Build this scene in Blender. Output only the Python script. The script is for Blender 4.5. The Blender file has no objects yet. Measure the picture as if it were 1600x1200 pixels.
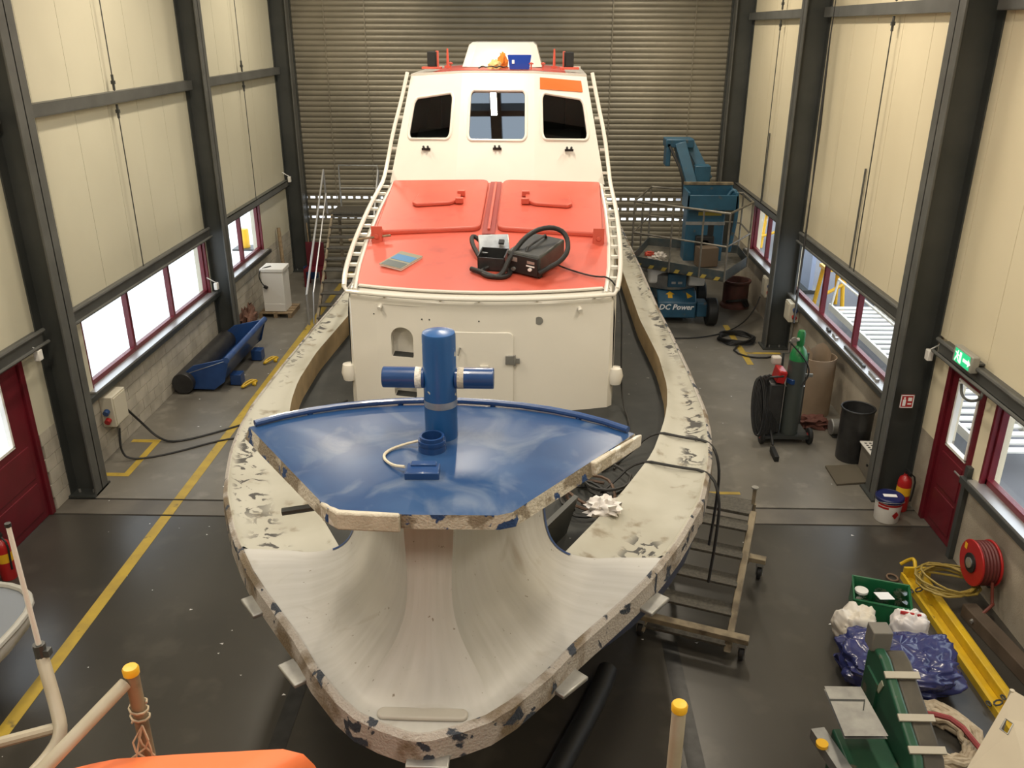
import bpy, bmesh, math, random
from mathutils import Vector, Matrix, noise
random.seed(7)
C = bpy.context.scene.collection
scene = bpy.context.scene
# ---------------------------------------------------------------- camera, world, light, exposure
H = 6.0
FPX = 1341.0
AX = ((0.99970672, -0.01133036, 0.02140297), (0.0241091, 0.3823015, -0.92372307), (0.00228373, 0.92396818, 0.38246254))
cam = bpy.data.cameras.new('camera')
cam.sensor_width = 36.0
cam.lens = 36.0 * FPX / 1600.0
cam.clip_start = 0.05
cam.clip_end = 500
camo = bpy.data.objects.new('camera', cam)
C.objects.link(camo)
camo.matrix_world = Matrix.Translation((0, 0, H)) @ Matrix(AX).to_4x4()
scene.camera = camo

world = bpy.data.worlds.new('overcast_sky')
scene.world = world
world.use_nodes = True
wb = world.node_tree.nodes['Background']
wb.inputs[0].default_value = (0.86, 0.93, 1.0, 1)
wb.inputs[1].default_value = 3.2
scene.view_settings.view_transform = 'Standard'
scene.view_settings.look = 'None'
scene.view_settings.gamma = 1.0
scene.view_settings.use_curve_mapping = False
scene.view_settings.exposure = 0.0
LAMP_POWER = 165.0
LAMP_COLOR = (1.0, 0.88, 0.7)

def P(px, py, X=None, Y=None, Z=None):
    """world point on a plane X=, Y= or Z= along the sight line of a photo pixel (for measuring)"""
    d = Matrix(AX) @ Vector((px - 800.0, 600.0 - py, -FPX))
    if X is not None: t = X / d.x
    elif Y is not None: t = Y / d.y
    else: t = (Z - H) / d.z
    return Vector((0, 0, H)) + d * t

# ---------------------------------------------------------------- materials
MATS = {}
def M(name, col, rough=0.5, metal=0.0, col2=None, scale=4.0, lo=0.35, hi=0.65, detail=5.0, stretch=(1, 1, 1), bump=0.0, bscale=60.0, coat=0.0, col3=None, scale3=12.0, lo3=0.58, hi3=0.62, spec=0.5, distort=0.0):
    if name in MATS: return MATS[name]
    m = bpy.data.materials.new(name); m.use_nodes = True
    nt = m.node_tree; b = nt.nodes['Principled BSDF']
    b.inputs['Base Color'].default_value = (*col, 1); b.inputs['Roughness'].default_value = rough
    b.inputs['Metallic'].default_value = metal; b.inputs['Coat Weight'].default_value = coat
    b.inputs['Specular IOR Level'].default_value = spec
    tc = nt.nodes.new('ShaderNodeTexCoord'); mp = nt.nodes.new('ShaderNodeMapping'); mp.inputs['Scale'].default_value = stretch
    nt.links.new(tc.outputs['Object'], mp.inputs['Vector'])
    last = None
    def layer(c_prev, cnew, sc, l, h, seed):
        n = nt.nodes.new('ShaderNodeTexNoise'); n.noise_dimensions = '4D'; n.inputs['W'].default_value = seed
        n.inputs['Scale'].default_value = sc; n.inputs['Detail'].default_value = detail; n.inputs['Distortion'].default_value = distort
        nt.links.new(mp.outputs[0], n.inputs['Vector'])
        r = nt.nodes.new('ShaderNodeMapRange'); r.inputs[1].default_value = l; r.inputs[2].default_value = h
        nt.links.new(n.outputs['Fac'], r.inputs[0])
        x = nt.nodes.new('ShaderNodeMix'); x.data_type = 'RGBA'
        if isinstance(c_prev, tuple): x.inputs[6].default_value = (*c_prev, 1)
        else: nt.links.new(c_prev, x.inputs[6])
        x.inputs[7].default_value = (*cnew, 1)
        nt.links.new(r.outputs[0], x.inputs[0])
        return x.outputs[2]
    cur = tuple(col)
    if col2: cur = layer(cur, col2, scale, lo, hi, 1.3)
    if col3: cur = layer(cur, col3, scale3, lo3, hi3, 5.7)
    if not isinstance(cur, tuple): nt.links.new(cur, b.inputs['Base Color'])
    if bump:
        n = nt.nodes.new('ShaderNodeTexNoise'); n.inputs['Scale'].default_value = bscale; n.inputs['Detail'].default_value = 4
        nt.links.new(mp.outputs[0], n.inputs['Vector'])
        bp = nt.nodes.new('ShaderNodeBump'); bp.inputs['Strength'].default_value = bump; bp.inputs['Distance'].default_value = 0.02
        nt.links.new(n.outputs['Fac'], bp.inputs['Height']); nt.links.new(bp.outputs[0], b.inputs['Normal'])
    MATS[name] = m
    return m

def glass(name, tint=(1, 1, 1), refl=0.06, rough=0.0):
    m = bpy.data.materials.new(name); m.use_nodes = True
    nt = m.node_tree; nt.nodes.remove(nt.nodes['Principled BSDF'])
    o = nt.nodes['Material Output']; t = nt.nodes.new('ShaderNodeBsdfTransparent'); g = nt.nodes.new('ShaderNodeBsdfGlossy')
    t.inputs[0].default_value = (*tint, 1); g.inputs['Roughness'].default_value = rough
    x = nt.nodes.new('ShaderNodeMixShader'); x.inputs[0].default_value = refl
    nt.links.new(t.outputs[0], x.inputs[1]); nt.links.new(g.outputs[0], x.inputs[2]); nt.links.new(x.outputs[0], o.inputs[0])
    return m

m_steel = M('dark_grey_steel_paint', (0.034, 0.038, 0.036), 0.45, 0.0, (0.05, 0.053, 0.05), 2.0)
m_girt = M('grey_steel_paint', (0.105, 0.107, 0.1), 0.5, 0.0, (0.08, 0.081, 0.075), 3.0)
m_panel = M('warm_lit_cream_panel', (0.76, 0.68, 0.49), 0.35, 0.0, (0.7, 0.62, 0.44), 0.5)  # right wall: its warm, brighter light is put into this cream
m_panelL = M('pale_cream_wall_panel', (0.62, 0.59, 0.46), 0.38, 0.0, (0.56, 0.53, 0.41), 0.5)
m_block = M('painted_block', (0.5, 0.46, 0.38), 0.8, 0.0, (0.36, 0.33, 0.27), 3.0, bump=0.3)
m_plaster = M('dirty_render_wall', (0.42, 0.37, 0.29), 0.85, 0.0, (0.27, 0.23, 0.175), 1.6, bump=0.3)
m_mortar = M('mortar', (0.22, 0.2, 0.17), 0.9)
m_floor_far = M('worn_concrete', (0.2, 0.185, 0.155), 0.42, 0.0, (0.12, 0.11, 0.092), 0.9, 0.3, 0.7, col3=(0.27, 0.25, 0.21), scale3=3.0, lo3=0.55, hi3=0.8)
m_floor_near = M('dark_sealed_concrete', (0.056, 0.051, 0.043), 0.3, 0.0, (0.036, 0.033, 0.028), 0.7, 0.3, 0.7, col3=(0.092, 0.083, 0.068), scale3=2.2, lo3=0.55, hi3=0.85)
m_floor_strip = M('brown_concrete_strip', (0.15, 0.135, 0.11), 0.45, 0.0, (0.1, 0.09, 0.075), 2.0)
m_groove = M('groove_black', (0.02, 0.018, 0.016), 0.7)
m_yline = M('yellow_floor_paint', (0.52, 0.36, 0.045), 0.55, 0.0, (0.4, 0.28, 0.05), 5.0, col3=(0.2, 0.15, 0.05), scale3=6, lo3=0.62, hi3=0.7)
m_red = M('dark_red_paint', (0.13, 0.008, 0.016), 0.4, 0.0, (0.1, 0.007, 0.013), 3.0)
m_alu = M('bare_aluminium', (0.5, 0.5, 0.5), 0.42, 0.8)
m_galv = M('galvanised_steel', (0.42, 0.42, 0.4), 0.45, 0.7, (0.3, 0.3, 0.29), 8.0)
m_pane = glass('window_glass', (0.97, 0.98, 0.98), 0.05)
m_slat = M('roller_slat', (0.25, 0.225, 0.17), 0.45, 0.25, (0.16, 0.145, 0.11), 0.6, 0.35, 0.7)
m_black = M('black_rubber', (0.012, 0.012, 0.012), 0.55)
m_blackp = M('black_plastic', (0.02, 0.02, 0.021), 0.4, 0.0, (0.035, 0.035, 0.035), 8)
m_white = M('white_boat_paint', (0.78, 0.75, 0.68), 0.22, 0.0, (0.74, 0.71, 0.64), 1.2, coat=0.25)
m_wlite = M('white_plastic', (0.75, 0.73, 0.68), 0.4)
m_orange = M('rescue_red_paint', (0.62, 0.1, 0.06), 0.42, 0.0, (0.55, 0.1, 0.065), 2.5, col3=(0.4, 0.065, 0.045), scale3=4, lo3=0.56, hi3=0.85)
m_red_dk = M('channel_red_paint', (0.3, 0.04, 0.03), 0.5)
m_orange2 = M('orange_panel_paint', (0.85, 0.14, 0.02), 0.4)
m_blue = M('marine_blue_paint', (0.014, 0.052, 0.155), 0.33, 0.0, (0.024, 0.072, 0.185), 2.2, 0.4, 0.75, coat=0.0, col3=(0.17, 0.21, 0.28), scale3=2.2, lo3=0.52, hi3=0.8, distort=1.2, detail=8)
m_bluec = M('clean_blue_paint', (0.012, 0.045, 0.16), 0.28, 0.0, (0.018, 0.06, 0.19), 5.0, coat=0.2)
m_bluepost = M('chipped_blue_paint', (0.012, 0.075, 0.24), 0.28, 0.0, (0.018, 0.095, 0.28), 3.0, col3=(0.5, 0.48, 0.43), scale3=11, lo3=0.66, hi3=0.67, detail=9)
m_bare = M('peeled_white_primer', (0.6, 0.55, 0.45), 0.6, 0.0, (0.42, 0.37, 0.29), 6.0, col3=(0.75, 0.72, 0.66), scale3=4, lo3=0.52, hi3=0.54, bump=0.4)
m_edge = M('peeling_edge', (0.26, 0.22, 0.165), 0.7, 0.0, (0.58, 0.54, 0.46), 5.0, 0.48, 0.53, col3=(0.02, 0.06, 0.18), scale3=8, lo3=0.56, hi3=0.58, bump=0.6, detail=12)
m_band = M('peeling_hull_band', (0.4, 0.37, 0.34), 0.65, 0.0, (0.17, 0.13, 0.085), 2.2, 0.5, 0.6, col3=(0.03, 0.04, 0.06), scale3=5.5, lo3=0.57, hi3=0.59, bump=0.6, detail=12, distort=.8)
m_hull = M('navy_hull_paint', (0.015, 0.035, 0.1), 0.3, 0.0, (0.02, 0.05, 0.15), 2.0)
m_sdeck = M('dark_deck_coating', (0.035, 0.037, 0.036), 0.7, 0.0, (0.05, 0.051, 0.048), 3.0, col3=(0.25, 0.25, 0.23), scale3=16, lo3=0.7, hi3=0.72, spec=0.2)
m_tan = M('bare_tan_laminate', (0.36, 0.26, 0.14), 0.7, 0.0, (0.27, 0.2, 0.11), 5)
m_scoop = M('sanded_grey_primer', (0.42, 0.4, 0.355), 0.48, 0.0, (0.33, 0.31, 0.27), 2.2, 0.35, 0.75, stretch=(1, 1, .35), col3=(0.2, 0.15, 0.095), scale3=2.6, lo3=0.6, hi3=0.85, distort=0.9, detail=9)
m_wood = M('worn_wood', (0.3, 0.22, 0.13), 0.7, 0.0, (0.2, 0.14, 0.08), 3, stretch=(6, 1, 6))
m_card = M('cardboard', (0.3, 0.22, 0.15), 0.85, 0.0, (0.24, 0.175, 0.115), 3)
m_green = M('green_machine_paint', (0.018, 0.085, 0.045), 0.4, 0.0, (0.014, 0.065, 0.035), 5, col3=(0.1, 0.09, 0.06), scale3=6, lo3=0.64, hi3=0.7)
m_crate = M('green_crate_plastic', (0.012, 0.12, 0.045), 0.4)
m_bag = M('blue_plastic_bag', (0.022, 0.028, 0.11), 0.25, 0.0, (0.04, 0.045, 0.15), 3.0, coat=0.2)
m_cloth = M('cream_cloth', (0.62, 0.55, 0.42), 0.8, 0.0, (0.68, 0.64, 0.58), 2)
m_yel = M('yellow_beam_paint', (0.62, 0.4, 0.01), 0.45, 0.0, (0.5, 0.32, 0.02), 5, col3=(0.12, 0.08, 0.03), scale3=9, lo3=0.66, hi3=0.7)
m_yelp = M('yellow_plastic', (0.75, 0.42, 0.02), 0.4)
m_rope = M('natural_rope', (0.55, 0.46, 0.33), 0.9, 0.0, (0.38, 0.3, 0.2), 20)
m_hosey = M('dull_yellow_hose', (0.28, 0.2, 0.04), 0.5)
m_liftb = M('lift_blue_paint', (0.018, 0.075, 0.13), 0.42, 0.0, (0.025, 0.1, 0.17), 4, col3=(0.08, 0.09, 0.09), scale3=7, lo3=0.62, hi3=0.7)
m_basket = M('worn_basket_steel', (0.15, 0.14, 0.12), 0.5, 0.5, (0.25, 0.23, 0.19), 8)
m_cagey = M('weathered_beige_steel', (0.28, 0.23, 0.15), 0.6, 0.2, (0.13, 0.1, 0.065), 7, 0.4, 0.65)
m_tread = M('checker_tread', (0.07, 0.065, 0.055), 0.55, 0.3, (0.12, 0.11, 0.09), 30)
m_extred = M('extinguisher_red', (0.38, 0.015, 0.015), 0.3)
m_tarp = M('orange_tarpaulin', (0.85, 0.2, 0.06), 0.5, 0.0, (0.78, 0.17, 0.05), 1.5)
m_pipe = M('beige_painted_tube', (0.42, 0.38, 0.3), 0.45, 0.0, (0.36, 0.31, 0.22), 6)
m_box = M('beige_box_plastic', (0.6, 0.56, 0.45), 0.5)
m_green_cyl = M('cylinder_green', (0.02, 0.2, 0.06), 0.35)
m_gas = M('cylinder_grey', (0.06, 0.07, 0.065), 0.35)
m_beige = M('beige_sheet_metal', (0.5, 0.44, 0.33), 0.5, 0.0, (0.45, 0.39, 0.29), 2)
m_ground = M('sunlit_pale_paving', (0.8, 0.8, 0.8), 0.6, 0.0, (0.7, 0.7, 0.7), 0.4)  # sunlit glare of the left ground is put into the pale colour
m_yard = M('grey_yard_paving', (0.1, 0.1, 0.115), 0.7, 0.0, (0.12, 0.12, 0.13), 0.6)
def translucent(name, col):
    m = bpy.data.materials.new(name); m.use_nodes = True
    nt = m.node_tree; nt.nodes.remove(nt.nodes['Principled BSDF'])
    t = nt.nodes.new('ShaderNodeBsdfTranslucent'); t.inputs[0].default_value = (*col, 1)
    nt.links.new(t.outputs[0], nt.nodes['Material Output'].inputs[0])
    return m
m_rooflight = translucent('rooflight_sheet', (0.15, 0.17, 0.19))
m_ceil = M('ceiling_sheet', (0.72, 0.78, 0.83), 0.6)
m_text = M('white_lettering', (0.85, 0.85, 0.85), 0.5)
m_silver = M('scuffed_silver', (0.6, 0.6, 0.58), 0.3, 0.8, (0.45, 0.45, 0.44), 12)

# ---------------------------------------------------------------- geometry helpers
class G:
    def __init__(s): s.v = []; s.f = []; s.mi = []; s.uv = {}
    def add(s, vs, fs, mi=0):
        o = len(s.v); s.v += [Vector(v) for v in vs]; s.f += [[i + o for i in f] for f in fs]; s.mi += [mi] * len(fs)
        return s
    def box(s, c, d, rz=0, rx=0, ry=0, mi=0):
        R = Matrix.Rotation(rz, 3, 'Z') @ Matrix.Rotation(ry, 3, 'Y') @ Matrix.Rotation(rx, 3, 'X')
        c = Vector(c); vs = []
        for z in (-.5, .5):
            for x, y in ((-.5, -.5), (.5, -.5), (.5, .5), (-.5, .5)):
                vs.append(c + R @ Vector((x * d[0], y * d[1], z * d[2])))
        return s.add(vs, [[3, 2, 1, 0], [4, 5, 6, 7], [0, 1, 5, 4], [1, 2, 6, 5], [2, 3, 7, 6], [3, 0, 4, 7]], mi)
    def bb(s, lo, hi, mi=0):
        return s.box([(a + b) / 2 for a, b in zip(lo, hi)], [abs(b - a) for a, b in zip(lo, hi)], mi=mi)
    def cyl(s, a, b, r, r2=None, n=16, mi=0, caps=True):
        a, b = Vector(a), Vector(b); r2 = r if r2 is None else r2
        d = (b - a).normalized(); u = d.orthogonal().normalized(); w = d.cross(u)
        vs = []
        for p, rr in ((a, r), (b, r2)):
            for i in range(n):
                t = 2 * math.pi * i / n; vs.append(p + (u * math.cos(t) + w * math.sin(t)) * rr)
        fs = [[i, (i + 1) % n, n + (i + 1) % n, n + i] for i in range(n)]
        if caps: fs += [list(range(n))[::-1], list(range(n, 2 * n))]
        return s.add(vs, fs, mi)
    def tube(s, pts, r, n=8, closed=False, mi=0, smooth=0):
        pts = [Vector(p) for p in pts]
        for _ in range(smooth):
            q = [pts[0]] if not closed else []
            m = len(pts)
            for i in range(m if closed else m - 1):
                a, b = pts[i], pts[(i + 1) % m]; q += [a * .75 + b * .25, a * .25 + b * .75]
            if not closed: q.append(pts[-1])
            pts = q
        m = len(pts); rings = []; u = None
        for i, p in enumerate(pts):
            if closed: d = pts[(i + 1) % m] - pts[i - 1]
            else: d = pts[min(i + 1, m - 1)] - pts[max(i - 1, 0)]
            d = d.normalized() if d.length > 1e-9 else Vector((0, 0, 1))
            if u is None: u = d.orthogonal().normalized()
            u = (u - d * u.dot(d)); u = u.normalized() if u.length > 1e-6 else d.orthogonal().normalized()
            w = d.cross(u)
            rr = r[i] if isinstance(r, list) else r
            rings.append([p + (u * math.cos(2 * math.pi * k / n) + w * math.sin(2 * math.pi * k / n)) * rr for k in range(n)])
        vs = [v for g in rings for v in g]; fs = []
        for i in range(m if closed else m - 1):
            j = (i + 1) % m
            for k in range(n): fs.append([i * n + k, i * n + (k + 1) % n, j * n + (k + 1) % n, j * n + k])
        if not closed: fs += [list(range(n))[::-1], [(m - 1) * n + k for k in range(n)]]
        return s.add(vs, fs, mi)
    def lathe(s, prof, c=(0, 0, 0), n=24, mi=0):
        c = Vector(c); vs = []; m = len(prof)
        for r, z in prof:
            for k in range(n):
                t = 2 * math.pi * k / n; vs.append(c + Vector((r * math.cos(t), r * math.sin(t), z)))
        fs = [[i * n + k, i * n + (k + 1) % n, (i + 1) * n + (k + 1) % n, (i + 1) * n + k] for i in range(m - 1) for k in range(n)]
        if prof[0][0] > 1e-6: fs.append(list(range(n))[::-1])
        if prof[-1][0] > 1e-6: fs.append([(m - 1) * n + k for k in range(n)])
        return s.add(vs, fs, mi)
    def prism(s, poly, vec, mi=0, side_mi=None):
        poly = [Vector(p) for p in poly]; vec = Vector(vec); n = len(poly)
        s.add(poly + [p + vec for p in poly], [list(range(n))[::-1], list(range(n, 2 * n))], mi)
        o = len(s.v) - 2 * n
        for i in range(n): s.f.append([o + i, o + (i + 1) % n, o + n + (i + 1) % n, o + n + i]); s.mi.append(mi if side_mi is None else side_mi)
        return s
    def grid(s, rows, mi=0, closed=False, flip=False):
        n = len(rows[0]); m = len(rows); fs = []
        for i in range(m - 1):
            for k in range(n if closed else n - 1):
                q = [i * n + k, i * n + (k + 1) % n, (i + 1) * n + (k + 1) % n, (i + 1) * n + k]
                fs.append(q[::-1] if flip else q)
        return s.add([v for r in rows for v in r], fs, mi)

OFF = {}
def link(name, me, parent=None):
    o = bpy.data.objects.new(name, me); C.objects.link(o)
    if parent: o.parent = parent
    return o
def build(name, g, mats, parent=None, bevel=0, smooth=35, off=None, seg=2, sub=0, label=None):
    me = bpy.data.meshes.new(name)
    if off is None: off = OFF.get(parent.name, Vector()) if parent else Vector()
    me.from_pydata([tuple(v - off) for v in g.v], [], g.f)
    if not isinstance(mats, (list, tuple)): mats = [mats]
    for m in mats: me.materials.append(m)
    me.polygons.foreach_set('material_index', g.mi)
    bm = bmesh.new(); bm.from_mesh(me)
    bmesh.ops.recalc_face_normals(bm, faces=bm.faces)
    bm.to_mesh(me); bm.free()
    if g.uv:
        pass
    if smooth:
        me.polygons.foreach_set('use_smooth', [True] * len(me.polygons))
        me.set_sharp_from_angle(angle=math.radians(smooth))
    me.update()
    o = link(name, me, parent)
    OFF[o.name] = off
    if bevel:
        b = o.modifiers.new('bevel', 'BEVEL'); b.width = bevel; b.segments = seg; b.limit_method = 'ANGLE'; b.angle_limit = math.radians(40)
    if sub:
        b = o.modifiers.new('sub', 'SUBSURF'); b.levels = sub; b.render_levels = sub
    if label: o['label'] = label
    return o
def tag(o, label, cat, group=None):
    o['label'] = label; o['category'] = cat
    if group: o['group'] = group
    return o
def thing(name, label, cat, loc=(0, 0, 0), group=None):
    o = bpy.data.objects.new(name, None); C.objects.link(o); o.location = loc; o.empty_display_size = 0.1
    OFF[o.name] = Vector(loc)
    return tag(o, label, cat, group)
def solo(name, g, mats, label, cat, base=None, group=None, **k):
    """a thing that is one mesh; origin at its base"""
    if base is None:
        xs = [v.x for v in g.v]; ys = [v.y for v in g.v]; zs = [v.z for v in g.v]
        base = Vector(((min(xs) + max(xs)) / 2, (min(ys) + max(ys)) / 2, min(zs)))
    o = build(name, g, mats, None, off=Vector(base), **k); o.location = base
    return tag(o, label, cat, group)
def struct(name, g, mats, parent=None, **k):
    o = build(name, g, mats, parent, **k)
    if parent is None: o['kind'] = 'structure'
    return o
def text_geo(body, size, origin, xdir, ydir, depth=0.004, font_scale=1.0, shear=0.0, bold=0.0):
    cu = bpy.data.curves.new('t', 'FONT'); cu.body = body; cu.size = size; cu.extrude = depth / 2; cu.align_x = 'CENTER'; cu.align_y = 'CENTER'; cu.shear = shear; cu.offset = bold; cu.resolution_u = 2
    ob = bpy.data.objects.new('t', cu); C.objects.link(ob)
    dg = bpy.context.evaluated_depsgraph_get(); me = bpy.data.meshes.new_from_object(ob.evaluated_get(dg))
    x = Vector(xdir).normalized(); y = Vector(ydir).normalized(); z = x.cross(y); o = Vector(origin)
    g = G(); g.add([o + x * v.co.x * font_scale + y * v.co.y + z * v.co.z for v in me.vertices], [list(p.vertices) for p in me.polygons])
    bpy.data.objects.remove(ob); bpy.data.curves.remove(cu); bpy.data.meshes.remove(me)
    return g
def arc(cx, cy, r, a0, a1, n):
    return [(cx + r * math.cos(math.radians(a0 + (a1 - a0) * i / n)), cy + r * math.sin(math.radians(a0 + (a1 - a0) * i / n))) for i in range(n + 1)]
def rrect(u0, u1, v0, v1, r, n=4):
    return arc(u1 - r, v0 + r, r, -90, 0, n) + arc(u1 - r, v1 - r, r, 0, 90, n) + arc(u0 + r, v1 - r, r, 90, 180, n) + arc(u0 + r, v0 + r, r, 180, 270, n)
def interp(tab, t):
    if t <= tab[0][0]: return tab[0][1]
    for (a, va), (b, vb) in zip(tab, tab[1:]):
        if t <= b: return va + (vb - va) * (t - a) / (b - a)
    return tab[-1][1]
def holed(g, q, loop, mi=0):
    """quad q (4 corners bl, br, tr, tl) with a hole given as a loop in its unit square; returns the loop's points"""
    q = [Vector(p) for p in q]
    f = lambda u, v: (q[0] * (1 - u) + q[1] * u) * (1 - v) + (q[3] * (1 - u) + q[2] * u) * v
    cu = sum(p[0] for p in loop) / len(loop); cv = sum(p[1] for p in loop) / len(loop)
    outer = []
    for u, v in loop:
        du, dv = u - cu, v - cv; ts = []
        if du > 1e-9: ts.append((1 - cu) / du)
        if du < -1e-9: ts.append(-cu / du)
        if dv > 1e-9: ts.append((1 - cv) / dv)
        if dv < -1e-9: ts.append(-cv / dv)
        t = min(ts); outer.append([cu + du * t, cv + dv * t])
    for c in ((0, 0), (1, 0), (1, 1), (0, 1)):
        a = math.atan2(c[1] - cv, c[0] - cu)
        k = min(range(len(loop)), key=lambda i: abs(math.remainder(math.atan2(loop[i][1] - cv, loop[i][0] - cu) - a, 2 * math.pi)))
        outer[k] = list(c)
    n = len(loop); inn = [f(*p) for p in loop]
    g.add([f(*p) for p in outer] + inn, [[i, (i + 1) % n, n + (i + 1) % n, n + i] for i in range(n)], mi)
    return inn
def grow(pts, d):
    c = sum(pts, Vector()) / len(pts); return [p + (p - c).normalized() * d for p in pts]
# ================================================================ the hall
XL, XR, YB, YF, ZC = -6.35, 5.21, 22.6, -5.0, 8.6
# ---- lamps under the ceiling (the hall's own lights, and one added over the bow)
def ceiling_lamp(x, y, w=.4, label='long white high-bay lamp hung under the hall ceiling', k=1.0):
    t = thing('ceiling_lamp', label, 'lamp', (x, y, ZC - 0.7), 'ceiling lamps of the hall')
    build('housing', G().bb((x - w * .55, y - .8, ZC - .6), (x + w * .55, y + .8, ZC - .5)), m_wlite, t, bevel=.02)
    for dy in (-.6, .6): build('hanger', G().cyl((x, y + dy, ZC - .5), (x, y + dy, ZC), .01, n=6), m_galv, t)
    em = MATS.get('lamp_tube')
    if not em:
        em = bpy.data.materials.new('lamp_tube'); em.use_nodes = True
        b = em.node_tree.nodes['Principled BSDF']; b.inputs['Emission Color'].default_value = (*LAMP_COLOR, 1); b.inputs['Emission Strength'].default_value = 12
        MATS['lamp_tube'] = em
    for dx in (-w / 4, w / 4): build('lamp_tube', G().cyl((x + dx, y - .75, ZC - .63), (x + dx, y + .75, ZC - .63), .02, n=10), em, t)
    L = bpy.data.lights.new('lamp_light', 'AREA'); L.shape = 'RECTANGLE'; L.size = w; L.size_y = 1.6; L.energy = LAMP_POWER * k; L.color = LAMP_COLOR
    lo = bpy.data.objects.new('lamp_light', L); C.objects.link(lo); lo.parent = t; lo.location = (0, 0, 0.02)
for yy in (0.5, 6.3, 13.2, 19.3):
    for xx in (-4.0, 2.8): ceiling_lamp(xx, yy)
ceiling_lamp(-.77, 11.35, .1, 'long lamp under the ridge beam above the wheelhouse', .8)
ceiling_lamp(-.77, 4.6, .14, 'unseen lamp added under the ridge beam above the bow for brightness', .6)  # unseen lamp added for brightness, no fixture known here

# ---- floor
fl = struct('floor', G().bb((XL - .25, 10.21, -.2), (XR + .25, YB + .3, 0)).bb((XL - .25, 9.8, -.2), (XR + .25, 10.17, -.001), mi=2).bb((XL - .25, YF, -.2), (XR + .25, 9.76, 0), mi=1).bb((XL - .25, 9.7, -.25), (XR + .25, 10.25, -.012), mi=3),
            [m_floor_far, m_floor_near, m_floor_strip, m_groove])
def floormark(lo, hi, m=m_yline, name='painted_line'): return build(name, G().bb((*lo, 0.0005), (*hi, 0.003)), m, fl, smooth=0)
floormark((-4.89, 2.0), (-4.75, 9.76)); floormark((-4.89, 9.8), (-4.75, 10.17)); floormark((-4.89, 10.21), (-4.75, 22.4))
floormark((-6.2, 10.83), (-5.8, 10.93)); floormark((-5.9, 10.93), (-5.8, 11.93)); floormark((-6.25, 11.93), (-5.8, 12.03))
floormark((4.2, 15.6), (4.32, 18.0)); floormark((4.32, 16.2), (5.0, 16.3)); floormark((2.35, 10.55), (2.95, 10.62))
m_skid = M('black_skid_mark', (0.012, 0.012, 0.012), 0.4, 0, (0.03, 0.03, 0.03), 9)
for x0 in (-2.33, 1.42):
    floormark((x0, 2.5), (x0 + .16, 7.4), m_skid, 'recessed_rail')
# small paint flecks
g = G()
for i in range(150):
    x = random.uniform(-5.8, 4.6); y = random.uniform(3.5, 17); s = random.uniform(.006, .02); a = random.uniform(0, 6)
    g.add([(x + s * math.cos(a + k * 2.1) * (1 + .8 * (k == 0)), y + s * math.sin(a + k * 2.1), .0035) for k in range(3)], [[0, 1, 2]])
o = build('paint_flecks', g, m_text, fl, smooth=0); o['kind'] = 'stuff'

# ---- outside ground
o = struct('trim_1', G().bb((-60, -30, -.3), (XL - .26, 80, -.05)).bb((XL - .26, YB + .31, -.3), (XR + .26, 80, -.05)), m_ground); o['label'] = 'quay paving outside the left windows with sunlight painted into its pale colour'
o = struct('trim_2', G().bb((XR + .26, -30, -.3), (60, 80, -.05)), m_yard); o['label'] = 'grey yard paving outside the right windows'

# ---- side walls
def side_wall(side):
    s = -1 if side == 'left' else 1
    X = XL if s < 0 else XR
    ox = X + s * .25
    lo, hi = min(X, ox), max(X, ox)
    doors = (8.0, 9.85) if s < 0 else (9.12, 10.05)
    wins = [(11.35, 16.3), (17.4, 19.9)] if s < 0 else [(11.65, 17.05), (18.2, 20.35), (3.0, 8.9)]
    g = G()
    # lower wall
    segs = [(YF, doors[0]), (doors[1], YB + .3)]
    inset = .02 if s < 0 else 0
    for a, b in segs: g.bb((lo + (0 if s > 0 else 0), a, 0), (hi - (inset if s < 0 else 0), b, 1.12), mi=0)
    # piers between the windows up to the head beam
    solid = []
    cuts = sorted(wins + [doors]); y = YF
    for a, b in cuts:
        if a > y: solid.append((y, a))
        y = b
    solid.append((y, YB + .3))
    for a, b in solid: g.bb((lo, a, 1.12), (hi, b, 2.3), mi=1)
    # backing behind the panels
    g.bb((X + s * .06, YF, 2.3), (ox, YB + .3, ZC), mi=1) if s > 0 else g.bb((ox, YF, 2.3), (X + s * .06, YB + .3, ZC), mi=1)
    w = struct('wall_' + side, g, [m_mortar if s < 0 else m_plaster, m_panelL if s < 0 else m_panel], smooth=0)
    # sandwich panels
    y = 11.26 - 16; me = None
    while y < YB:
        a, b = max(y, YF) + .004, min(y + 1.0, YB + .25) - .004
        if b - a > .05:
            build('panel', G().bb((min(X, X + s * .07), a, 2.41), (max(X, X + s * .07), b, ZC)), m_panelL if s < 0 else m_panel, w, smooth=0)
        y += 1.0
    # blocks of the lower wall
    if s < 0:
        for r in range(6):
            z0 = r * .19
            yy = 9.9 + (.22 if r % 2 else 0) - .44
            while yy < 22.3:
                a, b = max(yy, 9.87), min(yy + .43, 22.4)
                if b - a > .06:
                    k = random.uniform(0, .004)
                    build('block', G().bb((X - .03, a, z0 + .004), (X + .001 + k, b, min(z0 + .184, 1.12))), m_block, w, smooth=0)
                yy += .44
    return w
wl = side_wall('left'); wr = side_wall('right')

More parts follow.
